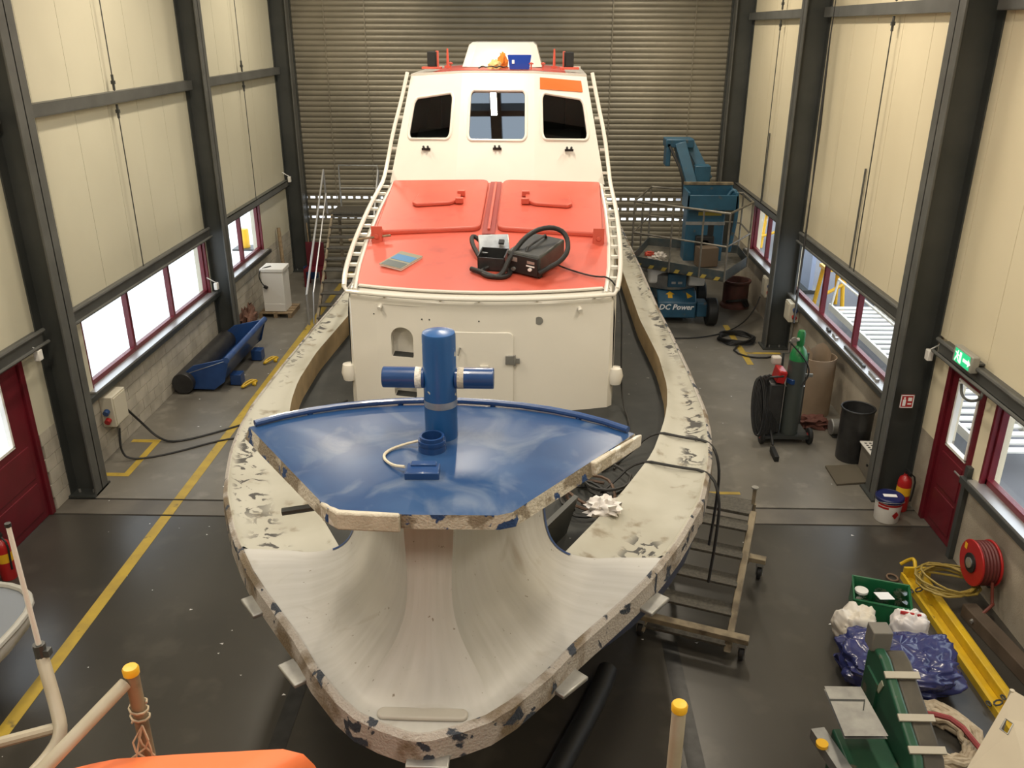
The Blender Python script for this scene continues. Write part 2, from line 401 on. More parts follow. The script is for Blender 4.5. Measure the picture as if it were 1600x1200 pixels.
wn = 0
def window(side, y0, y1, mulls, label):
    global wn; wn += 1
    s = -1 if side == 'left' else 1
    X = XL if s < 0 else XR
    x0, x1 = X + s * .06, X + s * .14
    lo, hi = min(x0, x1), max(x0, x1)
    z0, z1 = 1.12, 2.3
    t = bpy.data.objects.new('window_%d' % wn, None); C.objects.link(t); t['kind'] = 'structure'; t['label'] = label
    g = G()
    g.bb((lo, y0, z0), (hi, y1, z0 + .1)).bb((lo, y0, z1 - .06), (hi, y1, z1)).bb((lo, y0, z0), (hi, y0 + .07, z1)).bb((lo, y1 - .07, z0), (hi, y1, z1))
    g.bb((min(X, x0), y1 - .04, z0), (max(X, x0), y1, z1)).bb((min(X, x0), y0, z0), (max(X, x0), y0 + .04, z1))
    build('window_frame', g, m_red, t, bevel=.006, smooth=0)
    ys = [y0] + mulls + [y1]
    for m in mulls: build('mullion', G().bb((lo - .005, m - .035, z0 + .05), (hi + .005, m + .035, z1)), m_red, t, bevel=.005, smooth=0)
    for a, b in zip(ys, ys[1:]): build('pane', G().bb(((lo + hi) / 2 - .004, a + .03, z0 + .1), ((lo + hi) / 2 + .004, b - .03, z1 - .05)), m_pane, t, smooth=0)
    xs = sorted((X + s * .06, X - s * .1))
    build('window_sill', G().bb((xs[0], y0 - .12, z0 + .0), (xs[1], y1 + .05, z0 + .03)), m_alu, t, smooth=0)
    xs = sorted((X, X - s * .11))
    build('sill_angle', G().bb((xs[0], y0 - .3, z0 - .08), (xs[1], y1 + .2, z0 - .002)), m_steel, t, smooth=0)
window('left', 11.35, 16.3, [12.95, 14.6], 'three-pane red window above the blue tipping bucket')
window('left', 17.4, 19.9, [18.6], 'two-pane red window above the white cabinet')
window('right', 11.65, 17.05, [13.42, 15.14], 'three-pane red window above the gas cylinder trolley')
window('right', 18.2, 20.35, [19.2], 'two-pane red window behind the boom lift basket')
window('right', 3.0, 8.9, [5.0, 7.0], 'red window beside the red door above the hose reel')

# ---- doors
def door(n, s, y0, y1, handle_y, label, winrect, frame_to):
    X = XL if s < 0 else XR
    t = bpy.data.objects.new('door_%d' % n, None); C.objects.link(t); t['kind'] = 'structure'; t['label'] = label
    a, b = X + s * .03, X + s * .08
    def bb(g, y0, y1, z0, z1, d0=0.0, d1=0.0, mi=0): xs = sorted((a - s * d0, b + s * d1)); return g.bb((xs[0], y0, z0), (xs[1], y1, z1), mi=mi)
    g = G(); wy0, wy1, wz0, wz1 = winrect
    bb(g, y0, y1, 0.01, wz0); bb(g, y0, y1, wz1, 2.15); bb(g, y0, wy0, wz0, wz1); bb(g, wy1, y1, wz0, wz1)
    build('door_leaf', g, m_red, t, smooth=0)
    for (za, zb) in ((.12, .55), (.62, 1.08)): build('door_panel', bb(G(), y0 + .12, y1 - .12, za, zb, .012), m_red, t, bevel=.01, smooth=0)
    build('pane', bb(G(), wy0, wy1, wz0, wz1, -.02, -.02), m_pane, t, smooth=0)
    g = G()
    for q in ((wy0 - .02, wy1 + .02, wz0 - .02, wz0 + .015), (wy0 - .02, wy1 + .02, wz1 - .015, wz1 + .02), (wy0 - .02, wy0 + .015, wz0, wz1), (wy1 - .015, wy1 + .02, wz0, wz1)): bb(g, *q, .012)
    build('glazing_bead', g, m_wlite, t, smooth=0)
    g = G(); bb(g, y0 - .09, y0, 0, 2.3, .04, .05); bb(g, y1, y1 + .09, 0, 2.3, .04, .05); bb(g, y0, y1, 2.15, 2.3, .04, .05)
    build('door_frame', g, m_red, t, bevel=.006, smooth=0)
    h = G(); x = a - s * .05
    h.cyl((a, handle_y, 1.02), (x, handle_y, 1.02), .012, n=8).cyl((x, handle_y, 1.02), (x, handle_y + (.13 if handle_y < (y0 + y1) / 2 else -.13), 1.02), .012, n=8)
    build('door_handle', h, m_silver, t)
    return t
d1 = door(1, 1, 9.2, 9.98, 9.27, 'dark red door with a glazed upper half beside the hose reel', (9.32, 9.8, 1.2, 2.06), 8.9)
d2 = door(2, -1, 8.1, 9.75, 8.2, 'dark red double-width door with glazing behind the left extinguisher', (8.2, 9.35, 1.2, 2.06), 8)
# grey post of the right door
struct('trim_3', G().bb((XR - .06, 9.04, 0), (XR + .02, 9.12, 1.25)), m_steel)

# ---- columns
def column(s, y, w, label, depth=.4):
    X = XL if s < 0 else XR
    i = X - s * depth
    lo, hi = min(X, i), max(X, i)
    t = thing('steel_column', label, 'column', ((lo + hi) / 2, y, 0))
    f = .025
    build('inner_flange', G().bb((i - (0 if s < 0 else 0) - (f if s < 0 else 0), y - w / 2, 0), (i + (f if s > 0 else 0), y + w / 2, ZC)), m_girt, t, bevel=.004, smooth=0)
    build('outer_flange', G().bb((X - .02, y - w / 2, 0), (X + .02, y + w / 2, ZC)), m_steel, t, smooth=0)
    build('web', G().bb((lo, y - .01, 0), (hi, y + .01, ZC)), m_steel, t, smooth=0)
    build('base_plate', G().bb((lo - .05, y - w / 2 - .06, 0), (hi - (0 if s < 0 else -.0), y + w / 2 + .06, .03)), m_steel, t, smooth=0)
    g = G()
    for dy in (-.1, .1):
        for k in range(2): g.cyl((lo + .1 + .2 * k, y + dy, .03), (lo + .1 + .2 * k, y + dy, .07), .018, n=6)
    build('anchor_bolt', g, m_galv, t)
    return t
column(-1, 10.42, .34, 'dark grey steel column between the left red door and the three-pane window', .37)
column(-1, 16.5, .3, 'dark grey steel column between the three-pane and two-pane left windows', .37)
column(-1, 22.3, .3, 'dark grey steel column in the far left corner by the roller door', .42)
column(1, 10.62, .34, 'dark grey steel column with a red sign beside the right red door', .46)
column(1, 16.65, .3, 'dark grey steel column between the two right windows by the boom lift', .46)
column(1, 22.3, .3, 'dark grey steel column in the far right corner behind the boom lift', .46)
column(-1, 4.3, .34, 'dark grey steel column on the left behind the grey pipe rail', .37)
column(1, 4.5, .34, 'dark grey steel column on the right wall near the beige sheet', .46)

# ---- girts, head beams, rods, trays
tn = [3]
def trim(g, m, label=None, **k):
    tn[0] += 1
    o = struct('trim_%d' % tn[0], g, m, **k)
    if label: o['label'] = label
    return o
def channel(s, y0, y1, z0, z1, d=.14, m=m_girt, label=None):
    X = XL if s < 0 else XR
    g = G(); xs = sorted((X, X - s * d)); xw = sorted((X - s * .0, X - s * .012)); xo = sorted((X - s * d, X - s * (d - .012)))
    g.bb((xs[0], y0, z1 - .014), (xs[1], y1, z1)).bb((xs[0], y0, z0), (xs[1], y1, z0 + .014)).bb((xo[0], y0, z0), (xo[1], y1, z1))
    return trim(g, m, label, smooth=0)
for s, z0, z1 in ((-1, 4.96, 5.12), (1, 6.2, 6.36)):
    for a, b in ((-4.9, 4.1), (4.7, 10.25), (10.6, 16.33), (16.66, 22.14)):
        channel(s, a + (.2 if s > 0 else 0), b + (.13 if s > 0 and b < 20 else 0), z0, z1, .15, label='grey steel wall rail between columns')
for s in (-1, 1):
    for a, b in ((-4.9, 4.1), (4.7, 10.2), (10.65, 16.3), (16.85, 22.1)):
        channel(s, a, b, 2.27, 2.42, .12, label='grey steel beam above the windows')
    X = (XL if s < 0 else XR) - s * .09
    for a, b in ((10.85, 16.2), (4.8, 10.2)):
        trim(G().cyl((X - s * .06, a, 2.45), (X - s * .06, b, 2.45), .028, n=8).cyl((X - s * .1, a, 2.3), (X - s * .1, b, 2.3), .022, n=8), m_girt, 'conduit pipes along the window beam')
def sag_rod(s, y, zg, label):
    X = (XL if s < 0 else XR) - s * .1
    t = thing('tie_rod', label, 'rod', (X, y, 2.42))
    build('rod', G().cyl((X, y, 2.42), (X, y, zg - .02), .009, n=6).cyl((X, y, zg + .17), (X, y, ZC), .009, n=6), m_steel, t)
    for a, b in ((zg - .22, zg - .02), (zg + .18, zg + .4)):
        build('turnbuckle', G().cyl((X, y, a), (X, y, b), .02, n=8).box((X, y, (a + b) / 2), (.05, .05, .05)), m_steel, t)
sag_rod(-1, 13.35, 4.96, 'thin dark tie rod on cream panels above the left three-pane window')
sag_rod(-1, 19.4, 4.96, 'thin dark tie rod on cream panels above the left two-pane window')
sag_rod(1, 13.4, 6.2, 'thin dark tie rod on cream panels above the right three-pane window')
sag_rod(1, 19.45, 6.2, 'thin dark tie rod on cream panels behind the boom lift')
sag_rod(1, 7.6, 6.2, 'thin dark tie rod on cream panels above the right red door')
# service conduits dropping to the right window
for y0, zt in ((13.75, 4.0), (19.6, 3.9)):
    trim(G().tube([(XR - .03, y0, zt), (XR - .04, y0, 2.42)], .016, n=6), m_girt, 'thin conduit on the cream panels')

# ---- roller door at the far end
lint = struct('wall_back', G().bb((XL - .25, YB, 7.15), (XR + .25, YB + .25, ZC)).bb((XL - .25, YB, 0), (-6.12, YB + .25, 7.15)).bb((4.93, YB, 0), (XR + .25, YB + .25, 7.15)), m_steel, smooth=0)
prof = [(0, 0), (-.012, .012), (-.022, .045), (-.022, .085), (-.012, .118), (0, .13)]
for r in range(55):
    z0 = r * .13
    g = G()
    if r in (10, 12, 14):
        for za, zb in ((0, .035), (.095, .13)): g.bb((-6.13, YB + .06, z0 + za), (4.94, YB + .085, z0 + zb))
        x = -6.13
        while x < 4.94:
            g.bb((x, YB + .06, z0 + .03), (min(x + .075, 4.94), YB + .085, z0 + .1)); x += .2
    else:
        rows = [[(x, YB + .08 + dy, z0 + dz) for dy, dz in prof] for x in (-6.13, 4.94)]
        g.grid(rows)
        g.grid([[(x, YB + .085, z0), (x, YB + .085, z0 + .13)] for x in (-6.13, 4.94)])
    build('slat', g, m_slat, lint, smooth=50)
for x in (-6.03, 4.83):
    trim(G().bb((x - .1, YB - .1, 0), (x + .1, YB + .05, 7.2)), m_steel, 'dark guide of the roller door', smooth=0)
g = G()
for x in (-5.15, -4.15, 1.9, 3.9):
    g = G().bb((x - .012, YB + .035, .1), (x + .012, YB + .06, 7.1)); build('slat_clip_line', g, m_slat, lint, smooth=0)

# ---- front wall behind the viewer, ceiling, rafters
struct('wall_front', G().bb((XL - .25, YF - .25, 0), (XR + .25, YF, ZC)), m_panelL, smooth=0)
ceil = struct('ceiling', G().bb((XL - .25, YF - .25, ZC), (-2.5, YB + .3, ZC + .2)).bb((1.2, YF - .25, ZC), (XR + .25, YB + .3, ZC + .2)), m_ceil, smooth=0)
for a_, b_ in ((-2.5, -.77), (-.77, 1.2)):
    yy = YF - .25
    while yy < YB + .3:
        build('rooflight', G().add([(a_, yy, ZC + .1), (b_, yy, ZC + .1), (b_, min(yy + 3.06, YB + .3), ZC + .1), (a_, min(yy + 3.06, YB + .3), ZC + .1)], [[0, 1, 2, 3]]), m_rooflight, ceil, smooth=0); yy += 3.06
for y in (-1.6, 4.4, 10.3, 16.55, 22.3):
    trim(G().bb((XL, y - .06, ZC - .25), (XR, y + .06, ZC)), m_steel, 'dark steel rafter under the ceiling', smooth=0)
trim(G().bb((-.87, YF, ZC - .3), (-.67, YB, ZC - .02)), m_steel, 'dark ridge beam under the ceiling', smooth=0)
# ================================================================ the lifeboat
BO = Vector((0, 4, 0))
boat = thing('lifeboat', 'white and red lifeboat under refit with a blue bow platform and stripped gunwale', 'boat', (-0.589, 4, 0))
boat.rotation_euler.z = -0.011
OFF[boat.name] = BO
def bp(name, g, m, parent=None, **k): return build(name, g, m, parent or boat, off=BO, **k)
OUT = [(3.61, 0), (3.64, .12), (3.68, .22), (3.76, .37), (3.88, .5), (4.13, .705), (4.41, .89), (4.58, 1.02), (4.87, 1.24), (5.11, 1.41), (5.31, 1.53), (5.6, 1.69), (5.81, 1.79), (6.21, 1.97), (6.7, 2.11), (7.07, 2.2), (7.6, 2.28), (8.05, 2.32), (9.15, 2.325), (10.5, 2.3), (11.57, 2.26), (14, 2.24), (17.2, 2.18), (18.6, 2.1)]
INN = [(5.4, .82), (5.92, 1.11), (6.41, 1.37), (7.08, 1.68), (7.75, 1.87), (8.17, 1.96), (8.7, 2.03), (9.6, 2.05), (10.5, 2.0), (11, 1.97), (14.5, 1.94), (18.6, 1.86)]
ZG = 2.4
def smooth_tab(tab, ys):  # light smoothing of the traced width curve
    out = []
    for y in ys:
        a = [interp(tab, y + d) for d in (-.12, -.06, 0, .06, .12)]; out.append(sum(a) / 5)
    return out
# residue masks live in a material driven by UV (u along, v across)
def ledge_mat():
    m = bpy.data.materials.new('stripped_gunwale'); m.use_nodes = True; nt = m.node_tree; b = nt.nodes['Principled BSDF']
    b.inputs['Roughness'].default_value = .55
    uv = nt.nodes.new('ShaderNodeUVMap'); sep = nt.nodes.new('ShaderNodeSeparateXYZ'); nt.links.new(uv.outputs[0], sep.inputs[0])
    def noise_(scale, vec, detail=4, dist=0.0):
        n = nt.nodes.new('ShaderNodeTexNoise'); n.inputs['Scale'].default_value = scale; n.inputs['Detail'].default_value = detail; n.inputs['Distortion'].default_value = dist
        nt.links.new(vec, n.inputs['Vector']); return n.outputs['Fac']
    def rng(v, a, b_):
        r = nt.nodes.new('ShaderNodeMapRange'); r.interpolation_type = 'SMOOTHSTEP'; r.inputs[1].default_value = a; r.inputs[2].default_value = b_; nt.links.new(v, r.inputs[0]); return r.outputs[0]
    def mul(a, b_):
        x = nt.nodes.new('ShaderNodeMath'); x.operation = 'MULTIPLY'; nt.links.new(a, x.inputs[0]); nt.links.new(b_, x.inputs[1]); return x.outputs[0]
    def mixc(f, a, c):
        x = nt.nodes.new('ShaderNodeMix'); x.data_type = 'RGBA'
        if isinstance(a, tuple): x.inputs[6].default_value = (*a, 1)
        else: nt.links.new(a, x.inputs[6])
        x.inputs[7].default_value = (*c, 1); nt.links.new(f, x.inputs[0]); return x.outputs[2]
    geo = nt.nodes.new('ShaderNodeTexCoord')
    base = mixc(rng(noise_(1.5, geo.outputs['Object']), .35, .7), (.42, .41, .35), (.34, .325, .265))
    base = mixc(rng(noise_(6, geo.outputs['Object'], 6), .58, .75), base, (.2, .17, .115))
    band = mul(rng(sep.outputs['Y'], .42, .62), rng(sep.outputs['Y'], .98, .84))
    res = mul(rng(noise_(6, geo.outputs['Object'], 10, 1.5), .53, .57), band)
    res = mul(res, rng(noise_(.8, geo.outputs['Object'], 2), .4, .52))
    base = mixc(res, base, (.035, .032, .028))
    nt.links.new(base, b.inputs['Base Color'])
    return m
m_ledge = ledge_mat()
def uv_grid(name, rows, mats, us, vs, mat_rows=None, **k):
    g = G().grid(rows)
    o = bp(name, g, mats, **k)
    me = o.data; uvl = me.uv_layers.new(name='UVMap'); n = len(rows[0])
    for lp in me.loops:
        i, j = divmod(lp.vertex_index, n); uvl.data[lp.index].uv = (us[i], vs[j])
    return o
ysA = [5.4 + i * .2 for i in range(67)]
wo = smooth_tab(OUT, ysA); wi = smooth_tab(INN, ysA); wi[0] = .82
for s in (-1, 1):
    rows = []
    vs = [0, .06, .2, .4, .6, .8, .93, .97, 1.0]
    dz = [0, .0, -.025, -.04, -.035, -.012, 0, .018, .012]
    for y, a, b in zip(ysA, wi, wo):
        w = b - a; k = min(1, w / .6)
        rows.append([(s * (a + w * v), y, ZG + d * k) for v, d in zip(vs, dz)])
    uv_grid('gunwale_ledge', rows, m_ledge, ysA, vs)
    rows = [[(s * a, y, ZG), (s * (a - .004), y, ZG - .08), (s * (a - .012), y, ZG - .26)] for y, a in zip(ysA, wi)]
    bp('gunwale_inner_face', G().grid(rows), m_tan)
# side deck
rows = [[(-(a - .005), y, 2.15), (0, y, 2.16), (a - .005, y, 2.15)] for y, a in zip(ysA, wi)]
rows = [[(-.3, 4.6, 2.15), (0, 4.6, 2.16), (.3, 4.6, 2.15)]] + rows
bp('side_deck', G().grid(rows), m_sdeck)
# ---- bow saddle: concave cradle rising from the lip to the platform
ZT = 3.47
def outer_pt(q):   # q 0..1 from bow centre to the aft end of the saddle, along the lip
    return LIP[min(int(q * (len(LIP) - 1)), len(LIP) - 1)]
lipY = [3.61, 3.615, 3.64, 3.68, 3.76, 3.88, 4.0, 4.13, 4.27, 4.41, 4.58, 4.72, 4.87, 5.0, 5.11, 5.21, 5.31, 5.4]
lip = [(interp(OUT, y) if y > 3.612 else 0, y) for y in lipY]
lip[1] = (.06, 3.617)
def lip_at(t):     # arclength parameter
    d = [0]
    for a, b in zip(lip, lip[1:]): d.append(d[-1] + math.hypot(b[0] - a[0], b[1] - a[1]))
    L = t * d[-1]
    for i in range(len(lip) - 1):
        if L <= d[i + 1] + 1e-9:
            k = (L - d[i]) / (d[i + 1] - d[i]); return (lip[i][0] + (lip[i + 1][0] - lip[i][0]) * k, lip[i][1] + (lip[i + 1][1] - lip[i][1]) * k)
    return lip[-1]
def streak_mat():
    m = bpy.data.materials.new('streaked_grey_primer'); m.use_nodes = True; nt = m.node_tree; b = nt.nodes['Principled BSDF']
    b.inputs['Roughness'].default_value = .45
    uv = nt.nodes.new('ShaderNodeUVMap'); mp = nt.nodes.new('ShaderNodeMapping'); mp.inputs['Scale'].default_value = (26, 2.2, 1); nt.links.new(uv.outputs[0], mp.inputs[0])
    tc = nt.nodes.new('ShaderNodeTexCoord')
    def lay(prev, c, vec, sc, lo, hi, det=6, dist=0.0):
        n = nt.nodes.new('ShaderNodeTexNoise'); n.inputs['Scale'].default_value = sc; n.inputs['Detail'].default_value = det; n.inputs['Distortion'].default_value = dist; nt.links.new(vec, n.inputs['Vector'])
        r = nt.nodes.new('ShaderNodeMapRange'); r.inputs[1].default_value = lo; r.inputs[2].default_value = hi; nt.links.new(n.outputs['Fac'], r.inputs[0])
        x = nt.nodes.new('ShaderNodeMix'); x.data_type = 'RGBA'; nt.links.new(r.outputs[0], x.inputs[0])
        if isinstance(prev, tuple): x.inputs[6].default_value = (*prev, 1)
        else: nt.links.new(prev, x.inputs[6])
        x.inputs[7].default_value = (*c, 1); return x.outputs[2]
    c = lay((.47, .465, .445), (.405, .395, .37), mp.outputs[0], 1.0, .35, .75)
    c = lay(c, (.49, .48, .445), tc.outputs['Object'], 1.6, .5, .7)
    c = lay(c, (.24, .19, .13), tc.outputs['Object'], 2.3, .6, .85, 10, .8)
    c = lay(c, (.2, .17, .13), tc.outputs['Object'], 30, .71, .75, 3)
    nt.links.new(c, b.inputs['Base Color']); return m
m_streak = streak_mat()
TQ = .2    # share of the lip that belongs to the central fan
def profile(T, O, pinch=0.0, n=30, e=2.2):
    r = []
    for i in range(n + 1):
        th = (i / n) * math.pi / 2
        c, s_ = 1 - max(0, math.cos(th)) ** (2 / e), math.sin(th) ** (2 / e)
        x = T[0] + (O[0] - T[0]) * c; y = T[1] + (O[1] - T[1]) * c
        z = ZT - (ZT - ZG + .025) * s_
        if i > n - 3: z += .025 * (i - n + 3) / 3 * 1.0
        x *= 1 - pinch * math.sin(math.pi * min(1, i / n * 1.3)) ** 2 if i / n * 1.3 < 1 else 1
        r.append((x, y, z))
    return r
for s in (-1, 1):
    rows = []; N = 26
    for j in range(N + 1):
        k = j / N
        lo = lip_at(TQ + (1 - TQ) * k)
        # wall top: from the pillar corner sweeping out and aft
        T = (.15 + .53 * k ** 1.25, 4.3 + 1.1 * k ** .8)
        rows.append([(s * a, b, c) for a, b, c in profile(T, lo, .3 * (1 - k) ** 3, e=2.1 + 4.0 * k ** 2.5)])
    uv_grid('saddle', rows, m_streak, [j / N for j in range(N + 1)], [i / 30 for i in range(31)], smooth=80)
    # blue painted end of the saddle wall
    e = rows[-1]; e1 = rows[-2]
    cen_s = Vector((s * 1.2, 4.6, 3.2))
    lift_ = lambda p: Vector(p) + (cen_s - Vector(p)).normalized() * .006
    bp('saddle_edge', G().grid([[lift_(p) for p in e[:22]], [lift_(Vector(p).lerp(Vector(q), .55)) for p, q in zip(e[:22], e1[:22])]]), m_bluec)
    bp('saddle_edge', G().grid([[Vector(p) + Vector((0, -.002, 0)) for p in e[:17]], [Vector(p) + Vector((-s * .025, .035, .0)) for p in e[:17]]]).grid([[Vector(p) + Vector((-s * .025, .035, 0)) for p in e[:17]], [Vector(p) + Vector((-s * .05, 0, 0)) for p in e[:17]]]), m_bluec)
rows = []
for j in range(13):
    k = j / 6 - 1
    lo = lip_at(TQ * abs(k)); T = (.15 * abs(k), 4.3 - .0 * (1 - k * k))
    rows.append([(math.copysign(a, k), b, c) for a, b, c in profile(T, lo, .3, e=2.1)])
uv_grid('saddle_front', rows, m_streak, [j / 40 for j in range(13)], [i / 30 for i in range(31)], smooth=80)
# raised pad at the stem
bp('stem_pad', G().prism([(x, y, 2.385) for x, y in rrect(-.26, .26, 3.73, 3.82, .04)], (0, 0, .028)), m_scoop, bevel=.014, seg=3)
# ---- outer band and hull
stY = sorted(set([3.61, 3.617] + lipY[2:] + ysA))
def half(y): return .06 if abs(y - 3.617) < 1e-6 else (0 if y < 3.612 else interp(OUT, y))
ring = [(half(y), y) for y in stY]
full = [(-a, y) for a, y in ring[::-1]] + ring[1:]
def nrm(i):
    a, b = full[max(i - 1, 0)], full[min(i + 1, len(full) - 1)]
    d = Vector((b[0] - a[0], b[1] - a[1])).normalized(); return Vector((d.y, -d.x))
rows = []
for i, (x, y) in enumerate(full):
    n = nrm(i)
    rows.append([(x + n.x * o_, y + n.y * o_, z) for o_, z in ((-.015, ZG + .012), (.0, ZG + .015), (.03, ZG - .01), (.04, ZG - .17), (.02, ZG - .19))])
bp('rubbing_band', G().grid(rows), m_band, smooth=40)
rows = []
for i, (x, y) in enumerate(full):
    n = nrm(i); t = min(1, max(0, (y - 3.6) / 3.4)); kz = .45 + 1.6 * (1 - t) ** 2.2
    r = [(x + n.x * .02, y + n.y * .02, ZG - .17)]
    cx, cy = x * (.62 + .22 * t), y + (1 - t) * .75
    cz = kz + (ZG - .17 - kz) * .35
    r.append(((x * .85 + cx * .15), y + (1 - t) * .25, (ZG - .17) * .6 + cz * .4)); r.append((cx, cy, cz)); r.append((cx * .45, cy + (1 - t) * .2, kz + .08)); r.append((0, cy + (1 - t) * .3, kz))
    rows.append(r)
bp('hull', G().grid(rows), m_hull, smooth=40)
e = rows[-1]; e0 = rows[0]
bp('transom', G().add([Vector(p) for p in e0] + [Vector(p) for p in e[:-1][::-1]] , [list(range(len(e0) + len(e) - 1))]), m_hull)
# weld tabs on the band
for x, y, a in ((-1.32, 4.93, -.9), (1.45, 5.06, .9), (-.86, 4.27, -.85), (.83, 4.24, .85), (.05, 3.6, 0)):
    bp('mounting_tab', G().box((x + .02 * (1 if x > .1 else (-1 if x < 0 else 0)), y - .02, ZG - .15), (.24, .11, .03), rz=a), m_galv, bevel=.008)
# supports under the hull
for s in (-1, 1): bp('cabin_shade_sheet', G().add([(s * 1.46, 12.2, 4.01), (s * 1.46, 15.5, 4.01), (s * 1.21, 15.3, 5.36), (s * 1.2, 13.05, 5.36)], [[0, 1, 2, 3]]), M('cabin_shade_dark', (0.03, 0.032, 0.03), .7))  # dark sheets inside the wheelhouse, interior shade put into their colour
def keel_block(y, label):
    t = thing('keel_block', label, 'support', (-.589 + .011 * (y - 4), y, 0), 'timber keel supports under the lifeboat')
    kz = .45 if y > 7 else .45 + 1.6 * (1 - min(1, (y - 3.6) / 3.4)) ** 2.2
    g = G().box((t.location.x, y, (.44) / 2), (1.3, .3, .44))
    build('timber', g, m_wood, t, bevel=.01)
for y, l_ in ((8.2, 'forward end'), (11.5, 'middle'), (14.8, 'aft end')): keel_block(y, 'heavy timber block under the %s of the lifeboat keel' % l_)
# ---- bow platform
plate = [(-1.25, 5.0)] + [(1.25 * math.sin(math.radians(a)) / math.sin(math.radians(52)), 5.0 + .42 * (math.cos(math.radians(a)) - math.cos(math.radians(52))) / (1 - math.cos(math.radians(52)))) for a in range(-44, 45, 8)] + [(1.25, 5.0), (.5, 4.0), (.42, 3.965), (0, 3.955), (-.42, 3.965), (-.5, 4.0)]
bot = []
for x, y in plate:
    bot.append((x * 1.035 if y < 5.01 else x, y + (0.02 if y > 4.5 else .01)))
n = len(plate); g = G(); nose = lambda x, y: 3.6 - .02 * (x / 1.25) ** 2
cen = Vector((0, 4.6, 3.615))
ins = [Vector((x * .955, 4.62 + (y - 4.62) * .93, 3.612)) for x, y in plate]
g.add([(x, y, 3.6) for x, y in plate] + ins + [cen], [[i, (i + 1) % n, n + (i + 1) % n, n + i] for i in range(n)] + [[n + i, n + (i + 1) % n, 2 * n] for i in range(n)], 0)
g.add([(x, y, 3.6) for x, y in plate] + [(x, y, 3.505) for x, y in bot], [[i, (i + 1) % n, n + (i + 1) % n, n + i] for i in range(n)], 1)
g.add([(x, y, 3.505) for x, y in bot], [list(range(n))[::-1]], 2)
plat = bp('bow_platform', g, [m_blue, m_edge, m_scoop], smooth=30)
# thick filler at the front left corner and along the front edge
g = G()
g.prism([(-.56, 4.07, 3.495), (-.545, 4.04, 3.495), (-.44, 3.95, 3.495), (-.1, 3.935, 3.495), (-.1, 3.97, 3.495), (-.43, 3.995, 3.495), (-.52, 4.06, 3.495)], (0, 0, .11))
bp('filler_patch', g, m_bare, plat, bevel=.012)
bp('filler_patch', G().prism([(1.26, 4.98, 3.51), (1.3, 5.0, 3.51), (.98, 4.58, 3.51), (.94, 4.6, 3.51)], (0, 0, .092)), m_bare, plat, bevel=.01)
g = G()
rp = [(x * .965, y - .01, 3.632) for x, y in plate[0:14]]
bp('platform_rail', G().tube(rp, .022, n=10), m_bluec, plat)
for i in (2, 5, 8, 11): bp('rail_standoff', G().cyl((rp[i][0], rp[i][1], 3.6), (rp[i][0], rp[i][1], 3.632), .02, n=8), m_bluec, plat)
# pillar behind the saddle front, under the platform
bp('platform_pillar', G().prism([(-.06, 4.7, 2.15), (.06, 4.7, 2.15), (.3, 5.2, 2.15), (-.3, 5.2, 2.15)], (0, 0, 1.36)), m_scoop)
# towing post
post = bp('towing_post', G().lathe([(.103, 3.605), (.103, 4.29), (.098, 4.305), (.06, 4.315), (0, 4.318)], (.02, 4.9, 0), n=32), m_bluepost)
for a, b, nm in ((-.07, -.335, 'l'), (.11, .355, 'r')):
    bp('crossbar', G().cyl((a, 4.9, 4.008), (b, 4.9, 4.008), .066, n=24), m_bluec, post, bevel=.008)
    bp('bare_weld_ring', G().cyl((a + (-.02 if a < 0 else .02), 4.9, 4.008), (a + (-.06 if a < 0 else .06), 4.9, 4.008), .0675, n=24, caps=False), m_bare, post)
bp('bare_metal_ring', G().cyl((.02, 4.9, 3.83), (.02, 4.9, 3.875), .1045, n=32, caps=False), m_silver, post)
# deck filler and its cap
f = bp('deck_filler', G().lathe([(.085, 3.61), (.085, 3.65), (.078, 3.65), (.078, 3.665), (.085, 3.665), (.085, 3.685), (.076, 3.685), (.076, 3.71), (.062, 3.71), (.062, 3.63), (0, 3.63)], (-.016, 4.7, 0), n=24), m_bluec)
cap = bp('filler_cap', G().box((-.03, 4.38, 3.64), (.19, .12, .035), rz=.03).box((-.03, 4.33, 3.63), (.2, .03, .05), rz=.03).box((-.03, 4.42, 3.66), (.15, .05, .02), rz=.03), m_bluec, f, bevel=.006)
bp('cap_lanyard', G().tube([(-.1, 4.72, 3.66), (-.18, 4.74, 3.63), (-.28, 4.66, 3.625), (-.3, 4.56, 3.625), (-.22, 4.45, 3.63), (-.14, 4.4, 3.65)], .009, n=6, smooth=2), m_cloth, f)
bp('pipe_stub', G().cyl((-1.02, 4.78, 3.1), (-.5, 4.85, 3.16), .026, n=10), m_steel)
# ---- cabin trunk
def zdeck(y): return 3.46 + (y - 8.6) * .159
def cw(y): return interp([(8.5, 1.38), (9.2, 1.46), (10, 1.51), (11, 1.53), (12, 1.52), (13.0, 1.5)], y)
def yfront(x): return 8.45 + .23 * (abs(x) / 1.4) ** 2
ys = [8.73, 9, 9.5, 10, 10.5, 11, 11.5, 12, 12.6]
g = G()
rows = []
for y in ys:
    w = cw(y); z = zdeck(y)
    rows.append([(-w - .03, y, 2.14), (-w - .02, y, z - .3), (-w, y, z - .12), (-w + .03, y, z - .03), (-w + .09, y, z), (0, y, z + .03), (w - .09, y, z), (w - .03, y, z - .03), (w, y, z - .12), (w + .02, y, z - .3), (w + .03, y, 2.14)])
g.grid(rows)
